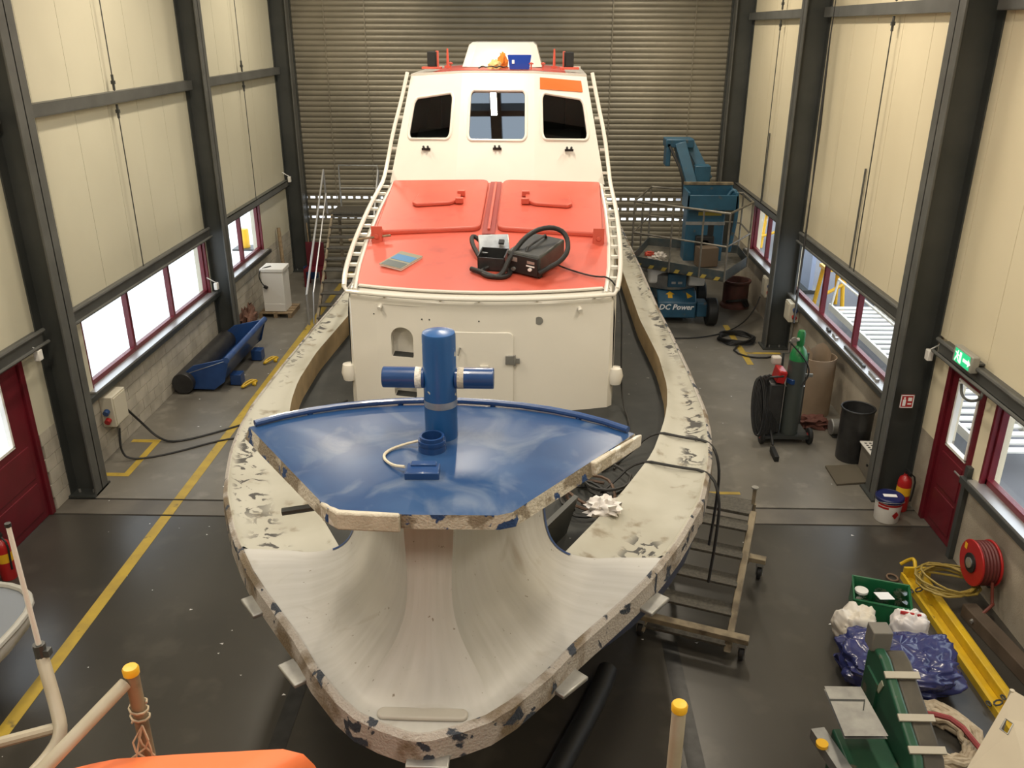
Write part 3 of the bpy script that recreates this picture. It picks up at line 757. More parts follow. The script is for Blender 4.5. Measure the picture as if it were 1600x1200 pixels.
# rounded brow joining the deck to the front wall
xs = [-1.38 + 2.76 * i / 16 for i in range(17)]
def brow(x, k):
    yf = yfront(x); zt = zdeck(yf) + .03 * (1 - (x / 1.38) ** 2)
    a = k * math.pi / 2
    return (x, yf + .13 - .13 * math.sin(a) + (.0), zt - .13 + .13 * math.cos(a) - .002)
rows = []
for x in xs:
    y1 = yfront(x) + .12; r = [(x, y1 + .05, zdeck(y1 + .05) + .03 * (1 - (x / 1.4) ** 2) - .012 - .01)]
    r += [brow(x, k / 6) for k in range(7)]
    rows.append(r)
g.grid(rows)
# front wall with two niches
zw = lambda x: zdeck(yfront(x)) + .03 * (1 - (x / 1.38) ** 2) - .132
fy = yfront
def fwall(x0, x1, z0, z1, n=4):
    rows = []
    for i in range(n + 1):
        x = x0 + (x1 - x0) * i / n; rows.append([(x, fy(x), z0 if z0 is not None else zw(x)), (x, fy(x), z1 if z1 is not None else zw(x))])
    g.grid(rows)
NX0, NX1 = -1.1, -.55
fwall(-1.38, NX0, 2.14, None); fwall(NX1, 1.38, 2.14, None, 10); fwall(NX0, NX1, 3.2, None, 1)
arch = [(.28, .18), (.72, .18)] + [(.5 + .22 * math.cos(math.radians(a)), .6 + .2 * math.sin(math.radians(a))) for a in range(0, 181, 20)]
def q4(z0, z1): return [(NX0, fy(NX0), z0), (NX1, fy(NX1), z0), (NX1, fy(NX1), z1), (NX0, fy(NX0), z1)]
arch2 = [(.3, .3), (.75, .3)] + [(.525 + .225 * math.cos(math.radians(a)), .6 + .2 * math.sin(math.radians(a))) for a in range(0, 181, 20)]
loops = [holed(g, q4(2.66, 3.2), arch), holed(g, q4(2.14, 2.66), arch2)]
# corners between front and side walls
for s in (-1, 1):
    g.grid([[(s * 1.38, fy(1.38), 2.14), (s * 1.38, fy(1.38), zw(1.38)), (s * 1.36, fy(1.36) + .1, zdeck(8.73))], [(s * (cw(8.73) + .03), 8.735, 2.14), (s * cw(8.73), 8.735, zdeck(8.73) - .12), (s * (cw(8.73) - .05), 8.8, zdeck(8.73))]])
cabin = bp('cabin_trunk', g, m_white, smooth=45)
for lp in loops:
    back = [p + Vector((0, .16, 0)) for p in lp]; n_ = len(lp)
    bp('niche', G().add(lp + back, [[i, (i + 1) % n_, n_ + (i + 1) % n_, n_ + i] for i in range(n_)] + [list(range(n_, 2 * n_))]), m_white, cabin, smooth=40)
    bp('niche_floor', G().prism([lp[0] + Vector((.01, .01, .002)), lp[1] + Vector((-.01, .01, .002)), lp[1] + Vector((-.01, .15, .002)), lp[0] + Vector((.01, .15, .002))], (0, 0, .004)), m_sdeck, cabin)
# front door of the cabin
dy = 8.437
dr = bp('cabin_door', G().prism([(x, dy + .03, z) for x, z in rrect(-.36, .36, 2.15, 3.08, .06)], (0, -.022, 0)), m_white, cabin, bevel=.006)
bp('door_hinge', G().box((.33, dy, 2.78), (.11, .02, .1)).box((.4, dy + .005, 2.77), (.05, .02, .06)).cyl((.372, dy - .005, 2.72), (.372, dy - .005, 2.84), .012, n=8), m_galv, dr, bevel=.003)
bp('door_catch', G().box((.05, dy - .005, 2.7), (.09, .02, .03)), m_white, dr, bevel=.003)
bp('door_handle', G().tube([(-.2, dy, 2.9), (-.2, dy - .03, 2.92), (-.22, dy - .05, 2.84)], .01, n=6), m_galv, dr)
for x, z in ((-.6, 3.2), (-.52, 3.2), (0, 3.2), (-1.12, 3.22)): bp('fixing_hole', G().cyl((x, fy(x) - .003, z), (x, fy(x) + .01, z), .008, n=8), m_steel, cabin)
bp('scuffed_plate', G().cyl((.62, fy(.62) - .004, 3.2), (.62, fy(.62) + .01, 3.2), .045, n=14), m_galv, cabin)
for s in (-1, 1):
    bp('side_bumper', G().lathe([(0, -.1), (.07, -.09), (.09, 0), (.07, .09), (0, .1)], (s * 1.46, 8.75, 2.5), n=16), m_white, cabin)
    bp('pipe_stub', G().cyl((s * 1.03, fy(1) + .05, 3.33), (s * 1.05, fy(1) - .04, 3.3), .022, n=12), m_white, cabin)
# red deck
rows = []
dys = [8.62 + i * (12.0 - 8.62) / 16 for i in range(17)]
for y in dys:
    w = cw(y) - .1; r = []
    for i in range(13):
        x = -w + 2 * w * i / 12
        yy = yfront(x) + .1 if y < 8.63 else max(y, yfront(x) + .12)
        r.append((x, yy, zdeck(yy) + .03 * (1 - (x / 1.45) ** 2) + .006))
    rows.append(r)
deck = bp('red_foredeck', G().grid(rows), m_orange, cabin)
def zd(x, y): return zdeck(y) + .03 * (1 - (x / 1.45) ** 2) + .006
# hatches
for s in (-1, 1):
    poly = [(.1, 10.2), (.1, 11.96), (1.42, 11.98), (1.36, 10.1)]
    pts = []
    crn = [Vector((a, b)) for a, b in poly]
    for i, c in enumerate(crn):
        p0, p1 = crn[i - 1], crn[(i + 1) % 4]
        r = .12 if i in (0, 1) else .04
        a = c + (p0 - c).normalized() * r; b = c + (p1 - c).normalized() * r
        for k in range(5):
            t = k / 4; pts.append((1 - t) ** 2 * a + 2 * t * (1 - t) * c + t * t * b)
    top = [Vector((s * p.x, p.y, zd(p.x, p.y) + .06)) for p in pts]
    hb = bp('deck_hatch', G().prism([v - Vector((0, 0, .06)) for v in top], (0, 0, .06)), m_orange, boat, bevel=.018, seg=3)
    lid = [(.42, 11.3), (.5, 11.32), (.98, 11.28), (1.02, 10.95), (.96, 10.88), (.55, 10.93), (.46, 11.0), (.42, 11.06)]
    bp('hatch_plate', G().prism([(s * x, y, zd(x, y) + .06) for x, y in lid], (0, 0, .045)), m_orange, hb, bevel=.012)
    for hy in (11.28, 11.0): bp('hatch_latch', G().box((s * .42, hy, zd(.4, hy) + .1), (.1, .09, .07)), m_orange, hb, bevel=.008)
bp('hatch_channel', G().grid([[(x, y, zd(x, y) + .012) for x in (-.075, -.03, .03, .075)] for y in dys[7:]]), m_red_dk, boat)
bp('hatch_hinge_strip', G().box((0, 11.08, zd(0, 11.08) + .025), (.03, 1.75, .02), rx=.157), m_orange, boat)
for s in (-1, 1):
    x, y = s * 1.3, 9.93
    b_ = bp('mooring_bracket', G().box((x, y, zd(x, y) + .08), (.13, .03, .2)).box((x - .05, y + .03, zd(x, y) + .06), (.03, .08, .15)).box((x + .05, y + .03, zd(x, y) + .06), (.03, .08, .15)).cyl((x, y - .03, zd(x, y) + .06), (x, y, zd(x, y) + .06), .03, n=10), m_orange, boat, bevel=.006)
bp('bracket_pin', G().cyl((-1.62, 9.86, zd(1.3, 9.9) + .03), (-1.14, 9.96, zd(1.3, 9.9) + .07), .014, n=8), m_wood, boat)
# rails round the trunk
for s in (-1, 1):
    pts = [(s * 1.4, 8.68, 3.475)] + [(s * (cw(y) + .045), y, zdeck(y) + .055) for y in (8.9, 9.3, 9.8, 10.4, 11, 11.6, 12)] + [(s * 1.55, 12.3, 4.25), (s * 1.5, 12.55, 4.62), (s * 1.4, 12.85, 5.05), (s * 1.32, 13.0, 5.42)]
    pts[0] = (s * 1.43, 8.66, 3.5)
    rl = bp('side_rail', G().tube(pts, .027, n=10, smooth=1), m_white)
    y = 8.95
    while y < 12:
        w = cw(y); bp('rail_standoff', G().box((s * (w - .0), y, zdeck(y) + .02), (.12, .04, .03), rx=.15), m_white, rl); y += .29
    for (x, y, z), (u, v, w) in zip(pts[7:], pts[8:]):
        for k in (.5,): bp('rail_standoff', G().box((x + (u - x) * k - s * .04, y + (v - y) * k + .03, z + (w - z) * k), (.1, .05, .03)), m_white, rl)
fr = [(x, yfront(x) - .045, zdeck(yfront(x)) + .03 * (1 - (x / 1.4) ** 2) - .02) for x in [-1.4 + 2.8 * i / 14 for i in range(15)]]
frl = bp('front_rail', G().tube([(-1.43, 8.66, 3.5)] + fr + [(1.43, 8.66, 3.5)], .022, n=10), m_white)
for i in (2, 5, 7, 10, 13): bp('rail_standoff', G().cyl(fr[i], (fr[i][0], fr[i][1] + .07, fr[i][2] - .04), .015, n=8), m_white, frl)
bp('toe_rim', G().tube([(s_, y_, z_) for s_, y_, z_ in [(x, yfront(x) + .085, zd(x, yfront(x) + .085)) for x in [-1.28 + 2.56 * i / 10 for i in range(11)]]], .018, n=6), m_white, cabin)
for s in (-1, 1): bp('toe_rim', G().tube([(s * (cw(y) - .085), y, zdeck(y) + .01) for y in dys], .022, n=6), m_white, cabin)
# ---- wheelhouse
ZW0, ZW1 = 4.0, 5.42
ZS = 5.37
cf = [(-.57, 12.0, ZW0), (.53, 12.0, ZW0), (.5, 12.85, ZW1), (-.52, 12.85, ZW1)]
lf = [(-1.5, 12.14, ZW0), (-.57, 12.0, ZW0), (-.52, 12.85, ZW1), (-1.27, 13.0, ZS)]
rf = [(.53, 12.0, ZW0), (1.5, 12.14, ZW0), (1.24, 13.0, ZS), (.5, 12.85, ZW1)]
g = G()
lps = [holed(g, lf, [(u, v - (.06 * (1 - u) if v > .6 else 0)) for u, v in rrect(.16, .86, .41, .83, .07)]), holed(g, cf, rrect(.13, .88, .40, .84, .06)), holed(g, rf, [(u, v - (.06 * u if v > .6 else 0)) for u, v in rrect(.13, .86, .41, .83, .07)])]
for s in (-1, 1):
    g.add([(s * 1.5, 12.14, ZW0), (s * 1.5, 15.6, ZW0), (s * 1.25, 15.4, ZS), (s * (1.27 if s < 0 else 1.24), 13.0, ZS), (s * 1.55, 12.2, 2.14), (s * 1.55, 15.6, 2.14)], [[0, 1, 2, 3], [4, 5, 1, 0]])
back = []
for x0, x1 in ((-1.5, 0), (0, 1.5)):
    k = .83
    back.append(holed(g, [(x0, 15.6, ZW0), (x1, 15.6, ZW0), (x1 * k, 15.4, ZW1), (x0 * k, 15.4, ZW1)], rrect(.3, .7, .48, .74, .06)))
g.add([(-1.55, 15.6, 2.14), (1.55, 15.6, 2.14), (1.5, 15.6, ZW0), (-1.5, 15.6, ZW0)], [[0, 1, 2, 3]])
wh = bp('wheelhouse', g, m_white, smooth=20)
m_dark_int = M('cabin_shade_dark', (0.03, 0.032, 0.03), .7)  # shade of the wheelhouse interior put into the colour
bp('roof_shade_sheet', G().bb((-1.15, 13.05, 5.345), (1.15, 15.35, 5.355)), m_dark_int, wh)
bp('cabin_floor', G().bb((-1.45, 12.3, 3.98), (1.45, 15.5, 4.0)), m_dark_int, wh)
for s in (-1, 1): bp('helm_seat', G().box((s * .75, 13.9, 4.35), (.5, .5, .14)).box((s * .75, 14.1, 4.75), (.46, .12, .7)).box((s * .75, 13.9, 4.15), (.15, .15, .3)), m_blackp, wh, bevel=.03)
bp('instrument_console', G().box((0, 13.0, 4.35), (2.4, .4, .5), rx=.3), m_dark_int, wh, bevel=.03)
m_wglass = glass('wheelhouse_glass', (.3, .33, .33), .07)
m_mirror = glass('coated_wheelhouse_glass', (.3, .38, .44), .78)
for lp, nm, gm in zip(lps, ('l', 'c', 'r'), (m_wglass, m_mirror, m_wglass)):
    wfr = bp('window_frame', G().tube(grow(lp, .012), .022, n=8, closed=True), m_white, wh)
    nrm_ = (lp[4] - lp[0]).cross(lp[9] - lp[0]).normalized()
    if nrm_.y < 0: nrm_ = -nrm_
    bp('window_gasket', G().tube(grow([p + nrm_ * .012 for p in lp], -.004), .01, n=6, closed=True), m_black, wfr)
    bp('window_pane', G().add([p + nrm_ * .015 for p in lp], [list(range(len(lp)))]), gm, wh)
for lp in back: bp('window_pane', G().add(lp, [list(range(len(lp)))]), m_wglass, wh)
for x, z in ((-1.0, 4.45), (0, 4.47), (1.0, 4.45)):
    y = 12.0 + (z - 4) * .6 + max(0, abs(x) - .55) * .15 - .015
    bp('wiper_pivot', G().cyl((x - .03, y, z), (x - .03, y - .05, z + .03), .016, n=8).cyl((x + .03, y, z), (x + .03, y - .05, z + .03), .016, n=8).box((x, y - .01, z - .01), (.12, .03, .03)), m_black, wh)
rq = [Vector(p) for p in rf]
ff = lambda u, v: (rq[0] * (1 - u) + rq[1] * u) * (1 - v) + (rq[3] * (1 - u) + rq[2] * u) * v
bp('orange_panel', G().prism([ff(.1, .965) + Vector((0, -.004, .002)), ff(.1, .86) + Vector((0, -.004, .002)), ff(.88, .85) + Vector((0, -.004, .002)), ff(.88, .955) + Vector((0, -.004, .002))], (0, -.004, .003)), m_orange2, wh)
# roof
rxs = [-1.27, -.52, .5, 1.24]; rys = [13.0, 12.85, 12.85, 13.0]; rzs = [ZS, ZW1, ZW1, ZS]
g = G(); g.grid([[(x, y, z), (x, y, z + .03), (x, 15.4, z + .03), (x, 15.4, z)] for x, y, z in zip(rxs, rys, rzs)])
roof = bp('wheelhouse_roof', g, m_white, boat, smooth=20)
bp('roof_red_panel', G().grid([[(x * k, y + .1, z + .034), (x * k, 15.2, z + .034)] for x, y, z, k in zip(rxs, rys, rzs, (.93, 1, 1, .93))]), m_orange, roof, smooth=20)
cup = [(-.62, 14.0), (-.5, 13.9), (.5, 13.9), (.6, 14.0), (.6, 15.2), (-.62, 15.2)]
tp = [(-.52, 14.12), (-.4, 14.04), (.42, 14.04), (.51, 14.12), (.51, 15.1), (-.52, 15.1)]
g = G(); g.add([(x, y, ZW1 + .04) for x, y in cup] + [(x, y, 5.77) for x, y in tp] + [(x * .9, y + .03, 5.81) for x, y in tp], [[i, (i + 1) % 6, 6 + (i + 1) % 6, 6 + i] for i in range(6)] + [[6 + i, 6 + (i + 1) % 6, 12 + (i + 1) % 6, 12 + i] for i in range(6)] + [[12, 13, 14, 15, 16, 17]])
bp('roof_cupola', g, m_white, roof, smooth=20)
zr = ZW1 + .042
for s in (-1, 1):
    fl_ = bp('floodlight', G().box((s * 1.0, 13.3, zr + .13), (.12, .14, .2)).box((s * .93, 13.3, zr + .12), (.02, .16, .22)), m_black, roof, bevel=.008)
    bp('floodlight_bracket', G().box((s * .92, 13.3, zr + .12), (.035, .12, .24)).box((s * 1.0, 13.3, zr + .01), (.28, .2, .03)), m_orange, fl_, bevel=.005)
    bp('roof_post', G().cyl((s * .78, 13.4, zr), (s * .78, 13.4, zr + .27), .022, .012, n=10).box((s * .78, 13.4, zr + .02), (.09, .09, .03)), m_orange, roof)
for x in (-.7, .45, .62): bp('roof_stud', G().cyl((x, 13.05, zr), (x, 13.05, zr + .07), .01, n=8).lathe([(.03, zr + .07), (.035, zr + .085), (0, zr + .1)], (x, 13.05, 0), n=10), m_orange, roof)
# dark hatch board behind the saddle, seen through the opening
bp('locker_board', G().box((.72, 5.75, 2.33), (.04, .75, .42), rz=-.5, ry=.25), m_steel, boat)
# ================================================================ things on the boat
def bw(x, y, z=0): # boat coordinates to world
    return Vector((-0.589 + x + .011 * (y - 4), y - .011 * x, z))
# welding machine
c = bw(.58, 9.22, zd(.58, 9.22) + .004)
t = thing('welding_machine', 'black portable welding power source lying on the red foredeck', 'welder', c)
def R3(rz, tilt=.157): return Matrix.Rotation(tilt, 3, 'X') @ Matrix.Rotation(rz, 3, 'Z')
Rm = R3(-.5) @ Matrix.Diagonal((1.0, 1.1, .76))
def lb(c, lo, hi, Rm=Rm):
    g = G().bb(lo, hi); g.v = [c + Rm @ v for v in g.v]; return g
def xf(c, g, Rm=Rm): g.v = [c + Rm @ v for v in g.v]; return g
build('housing', lb(c, (-.2, -.27, .015), (.2, .27, .33)), M('welder_shell', (.028, .03, .028), .45, 0, (.05, .05, .045), 9), t, bevel=.025)
build('front_panel', lb(c, (-.185, -.285, .03), (.185, -.27, .3)), m_black, t, bevel=.006)
build('handle', xf(c, G().tube([(0, -.2, .33), (0, -.18, .38), (0, .18, .38), (0, .2, .33)], .016, n=8)), m_blackp, t)
build('control_knob', xf(c, G().cyl((.1, -.285, .13), (.1, -.305, .13), .022, n=12)), m_text, t)
build('display', lb(c, (-.14, -.289, .2), (-.06, -.285, .26)), m_galv, t)
build('display', lb(c, (.06, -.289, .21), (.15, -.285, .25)), m_galv, t)
build('socket', xf(c, G().cyl((-.1, -.285, .09), (-.1, -.31, .09), .025, n=12)), m_galv, t)
build('brand_plate', lb(c, (.05, -.289, .165), (.15, -.285, .185)), m_text, t)
for sx in (-.16, .16):
    for sy in (-.22, .22): build('foot', lb(c, (sx - .03, sy - .03, -.004), (sx + .03, sy + .03, .02)), m_black, t)
hz = lambda x, y, d=.03: bw(x, y, zd(x, y) + d)
solo('torch_hose', G().tube([c + Rm @ Vector((.2, -.29, .1)), hz(.92, 9.0, .2), hz(.92, 9.3, .33), hz(.75, 9.3, .42), hz(.5, 9.15, .4), hz(.3, 8.98, .2), hz(.22, 8.85, .03), hz(.05, 8.86, .03), hz(-.02, 9.0, .03), hz(.12, 9.12, .05), hz(.35, 8.98, .03), hz(.2, 8.8, .03), hz(-.05, 8.98, .04), hz(-.12, 9.05, .03)], .027, n=10, smooth=2), m_black, 'thick black torch hose looped around the welder on the red deck', 'hose')
c2 = bw(.13, 9.3, zd(.13, 9.3) + .004)
t = thing('wire_feed_case', 'small open black metal case with a silver lid beside the welder', 'case', c2)
Rk = R3(-.15)
def case_box(lo, hi): return lb(c2, lo, hi, Rk)
for nm, lo, hi in (('case_bottom', (-.15, -.25, 0), (.15, .0, .012)), ('case_side', (-.15, -.25, 0), (-.138, 0, .17)), ('case_side', (.138, -.25, 0), (.15, 0, .17)), ('case_front', (-.15, -.25, 0), (.15, -.238, .15)), ('case_back', (-.15, -.012, 0), (.15, 0, .17))):
    build(nm, case_box(lo, hi), m_blackp, t)
build('lid', xf(c2, G().box((-.04, .12, .16), (.34, .26, .03), rx=.5, rz=.25), Rk), m_silver, t, bevel=.008)
build('lid_latch', xf(c2, G().box((.05, .1, .2), (.06, .05, .03), rx=.5), Rk), m_black, t)
solo('lead_cable', G().tube([hz(-.05, 9.35), hz(-.16, 9.6, .1), hz(-.16, 9.75, .14), hz(-.02, 9.68, .05)], .026, n=8, smooth=2), m_black, 'short black cable end behind the small open case on deck', 'cable')
# manual
c3 = bw(-.92, 9.3, zd(.92, 9.3) + .005); Rb = R3(-.5)
t = thing('manual', 'booklet with a blue and grey cover lying on the red foredeck', 'booklet', c3)
build('pages', lb(c3, (-.145, -.2, 0), (.145, .2, .022), Rb), m_wlite, t)
build('cover', lb(c3, (-.15, -.205, .022), (.15, .205, .026), Rb), M('booklet_grey', (.25, .24, .17), .4), t)
build('cover_print', lb(c3, (-.13, -.02, .026), (.13, .12, .028), Rb), M('booklet_blue', (.05, .2, .42), .4), t)
build('cover_print', lb(c3, (-.13, -.19, .026), (.13, -.06, .028), Rb), M('booklet_dark', (.08, .1, .1), .4), t)
# thin supply cable from the welder over the side
solo('supply_cable', G().tube([c + Rm @ Vector((.15, .1, .03)), hz(.95, 9.1, .02), hz(1.2, 8.95, .02), hz(1.38, 8.9, .05), bw(1.5, 8.8, 3.35), bw(1.52, 8.75, 2.6), bw(1.55, 8.7, 2.18), bw(1.6, 8.2, 2.17), bw(1.5, 7.6, 2.17), bw(1.35, 7.2, 2.17)], .01, n=6, smooth=2), m_black, 'thin black supply cable running from the welder down the cabin side', 'cable')
def gy(y, k=.5): return interp(INN, y) + (interp(OUT, y) - interp(INN, y)) * k
for y0, off_, lab in ((7.45, .0, 'black cable crossing the gunwale and hanging above the wheeled steps, aft one'), (6.85, .0, 'black cable crossing the gunwale and hanging above the wheeled steps, forward one')):
    a = interp(INN, y0); b = interp(OUT, y0)
    solo('overboard_cable', G().tube([bw(a - .55, y0 - .3, 2.17), bw(a - .3, y0 - .05, 2.2), bw(a - .05, y0 + .08, 2.42), bw((a + b) / 2, y0, 2.39), bw(b, y0 - .15, 2.43), bw(b + .07, y0 - .3, 2.25), bw(b + .06, y0 - .35, 1.9), bw(b + .02, y0 - .4, 1.45)], .013, n=6, smooth=2), m_black, lab, 'cable')
for k, (x, y) in enumerate(((1.05, 6.55), (1.12, 6.65), (1.25, 6.9))):
    pts = [bw(x + .22 * math.cos(a * .7 + k) * (1 + .2 * math.sin(a * 2.3)), y + .3 * math.sin(a * .7 + k), 2.17 + .012 * k + .006 * a) for a in range(16)]
    solo('cable_bundle', G().tube(pts, .014, n=6, smooth=1), m_black if k != 1 else M('brown_cable', (.09, .05, .03), .6), ('tangled black cable on the side deck behind the bow platform', 'brown cable lying among black cables on the side deck', 'loose black cable loop on the side deck against the gunwale')[k], 'cable')
pts = [bw(-1.64 + .16 * math.cos(a * .6), 7.7 + .22 * math.sin(a * .6) + .01 * a, 2.17 + .003 * a) for a in range(24)] + [bw(-1.5, 8.2, 2.17), bw(-1.65, 8.5, 2.17), bw(-1.5, 8.7, 2.17)]
solo('deck_cable', G().tube(pts, .012, n=6, smooth=1), m_black, 'coiled thin black cable on the deck beside the cabin niches', 'cable')
# white rag
def blob(name, c, rad, m, label, cat, seed=0, amp=.35, n=14, fr=3.0, flat=0.0):
    g = G(); rows = []
    for i in range(n + 1):
        th = math.pi * i / n; r = []
        for k in range(2 * n):
            ph = 2 * math.pi * k / (2 * n); d = Vector((math.sin(th) * math.cos(ph), math.sin(th) * math.sin(ph), math.cos(th)))
            q = 1 + amp * noise.noise(d * fr + Vector((seed, seed * 2, 0)))
            p = Vector((d.x * rad[0] * q, d.y * rad[1] * q, d.z * rad[2] * q))
            if p.z < -rad[2] * .55: p.z = -rad[2] * .55
            r.append(Vector(c) + p + Vector((0, 0, rad[2] * .55)))
        rows.append(r)
    g.grid(rows, closed=True)
    return solo(name, g, m, label, cat, base=c, smooth=70)
blob('rag', bw(1.17, 6.05, 2.38), (.13, .09, .08), M('white_rag', (.75, .72, .7), .9), 'crumpled white rag on the gunwale edge by the locker opening', 'rag', 3, .8, fr=4)
# things on the wheelhouse roof
zr2 = zr + .001
cb = bw(.28, 13.2, zr2)
t = thing('storage_bin', 'small open blue plastic bin on the wheelhouse roof', 'bin', cb)
g = G(); a0, a1, hh = .14, .17, .19
q0 = [Vector((sx * a0, sy * .1, 0)) for sx, sy in ((-1, -1), (1, -1), (1, 1), (-1, 1))]; q1 = [Vector((sx * a1, sy * .12, hh)) for sx, sy in ((-1, -1), (1, -1), (1, 1), (-1, 1))]
i0 = [v * .9 + Vector((0, 0, .01)) for v in q0]; i1 = [Vector((v.x * .92, v.y * .92, hh)) for v in q1]
g.add([cb + v for v in q0 + q1 + i1 + i0], [[0, 1, 2, 3]] + [[i, (i + 1) % 4, 4 + (i + 1) % 4, 4 + i] for i in range(4)] + [[4 + i, 4 + (i + 1) % 4, 8 + (i + 1) % 4, 8 + i] for i in range(4)] + [[8 + i, 8 + (i + 1) % 4, 12 + (i + 1) % 4, 12 + i] for i in range(4)] + [[12, 13, 14, 15]])
build('bin_body', g, M('bin_blue', (.012, .06, .42), .35), t, smooth=20)
build('bin_label', G().box(cb + Vector((-.09, -.114, .1)), (.035, .006, .05), rx=-.1), m_text, t)
blob('orange_cloth', bw(.03, 13.34, zr2), (.07, .06, .13), M('orange_cloth', (.85, .25, .03), .8), 'crumpled orange cloth beside the blue bin on the wheelhouse roof', 'cloth', 5, .6)
blob('yellow_cloth', bw(-.08, 13.15, zr2), (.08, .05, .08), M('pale_yellow_cloth', (.75, .6, .25), .8), 'small yellow cloth at the foot of the white cupola', 'cloth', 9, .7)
solo('roof_lead', G().tube([bw(-.3 + .05 * i, 13.05 + .06 * math.sin(i * 2.1), zr2 + .015 + .03 * abs(math.sin(i * 1.3))) for i in range(9)], .01, n=6, smooth=1), m_steel, 'short dark cable lying on the wheelhouse roof by the yellow cloth', 'cable')

# ================================================================ left side of the hall
# blue tipping bucket
t = thing('tipping_bucket', 'blue steel bucket attachment with a black roller along the left wall', 'bucket', (-5.8, 15.1, 0))
Y0, Y1 = 13.95, 16.2
sec = [(-6.2, .06), (-5.62, .05), (-5.42, .2), (-5.3, .62), (-5.42, .62), (-5.95, .5), (-6.2, .3)]
for y in (Y0, Y1 - .03): build('end_plate', G().prism([(x, y, z) for x, z in sec], (0, .03, 0)), m_bluec, t, bevel=.006)
build('trough', G().grid([[(x, y, z) for x, z in ((-6.2, .3), (-6.15, .12), (-5.62, .06), (-5.45, .22), (-5.33, .6))] for y in (Y0, Y1)]).grid([[(x, y, z - .012) for x, z in ((-6.2, .3), (-6.15, .12), (-5.62, .06), (-5.45, .22), (-5.32, .6))] for y in (Y0, Y1)]), m_bluec, t)
build('edge_tube', G().cyl((-5.33, Y0 - .03, .62), (-5.33, Y1 + .03, .62), .055, n=16), M('scuffed_blue', (.06, .11, .25), .35, .2, (.02, .07, .25), 6), t)
build('roller', G().cyl((-6.13, Y0 - .12, .2), (-6.13, Y1 + .05, .2), .19, n=24), m_blackp, t, bevel=.01)
build('tie_wire', G().cyl((-6.1, Y0 + .0, .34), (-5.35, Y0 + .0, .6), .006, n=6), m_galv, t)
build('tie_wire', G().cyl((-6.1, Y1, .34), (-5.35, Y1, .6), .006, n=6), m_galv, t)
for y in (14.35, 15.6):
    build('fork_pocket', G().box((-5.33, y, .12), (.2, .22, .2)), m_bluec, t, bevel=.01)
for k, (y, dx) in enumerate(((14.25, .0), (15.45, .05))):
    pts = [(-5.33 + .1 * math.cos(a) + dx, y + .16 * math.sin(a * 1.3), .02 + .05 * abs(math.sin(a * .9))) for a in [i * .8 for i in range(10)]]
    solo('lifting_strap', G().tube([(p[0] + .24, p[1], p[2]) for p in pts], .022, n=6, smooth=1), m_yel, ('yellow lifting strap heaped by the near end of the blue bucket', 'yellow lifting strap under the far half of the blue bucket')[k], 'strap')
# white cabinet on a pallet
t = thing('pallet', 'low dark wooden pallet under the white cabinet', 'pallet', (-5.72, 18.55, 0))
for k in range(4): build('deck_board', G().bb((-6.08, 18.2 + k * .2, .09), (-5.35, 18.35 + k * .2, .115)), m_wood, t)
for x in (-6.05, -5.72, -5.4): build('bearer', G().bb((x - .04, 18.2, 0), (x + .04, 18.95, .09)), m_wood, t)
t = thing('white_cabinet', 'narrow white metal cabinet with a black cable hanging from its top', 'cabinet', (-5.74, 18.55, .117))
build('body', G().bb((-5.98, 18.3, .117), (-5.5, 18.8, 1.02)), m_wlite, t, bevel=.01)
build('top_lid', G().bb((-6.0, 18.28, 1.02), (-5.48, 18.82, 1.1)), m_wlite, t, bevel=.012)
build('kick_plate', G().bb((-5.97, 18.285, .13), (-5.51, 18.3, .3)), m_wlite, t, bevel=.004)
build('cable', G().tube([(-5.8, 18.5, 1.11), (-5.97, 18.3, 1.1), (-6.02, 18.25, .95), (-5.97, 18.25, .8), (-5.9, 18.24, .72)], .014, n=6, smooth=2), m_black, t)
build('plug', G().box((-5.88, 18.24, .7), (.09, .05, .07), ry=.5), m_black, t, bevel=.01)
blob('scrap_heap', (-6.1, 17.5, 0), (.14, .42, .28), M('rusty_scrap', (.12, .06, .04), .8, 0, (.2, .1, .07), 20), 'heap of rusty brown parts by the wall behind the blue bucket', 'scrap', 4, .7, fr=6)
# shovel and bucket in the far left corner
p = Vector((-5.72, 21.6, 0))
t = thing('dustpan', 'blue plastic dustpan with an upright stick in the far left corner', 'dustpan', p)
build('pan', G().lathe([(.17, 0), (.2, .28), (.18, .28), (.16, .02), (0, .02)], p, n=16), m_bluec, t)
build('stick', G().cyl(p + Vector((0, .05, .03)), p + Vector((-.05, .12, 1.4)), .016, n=8), m_wood, t)
p = P(438, 395, X=-6.2)
solo('timber_post', G().cyl((-6.1, 20.5, 0), (-6.26, 20.9, 1.45), .045, n=10), m_wood, 'brown timber stake leaning on the wall behind the white cabinet', 'timber')
solo('red_stand', G().box((-5.45, 20.9, .42), (.45, .45, .05)).box((-5.45, 21.1, .75), (.45, .05, .6)).box((-5.65, 20.7, .2), (.05, .05, .4)).box((-5.25, 20.7, .2), (.05, .05, .4)).box((-5.65, 21.1, .2), (.05, .05, .4)).box((-5.25, 21.1, .2), (.05, .05, .4)), m_red, 'dark red stand behind the tall silver platform steps', 'stand')
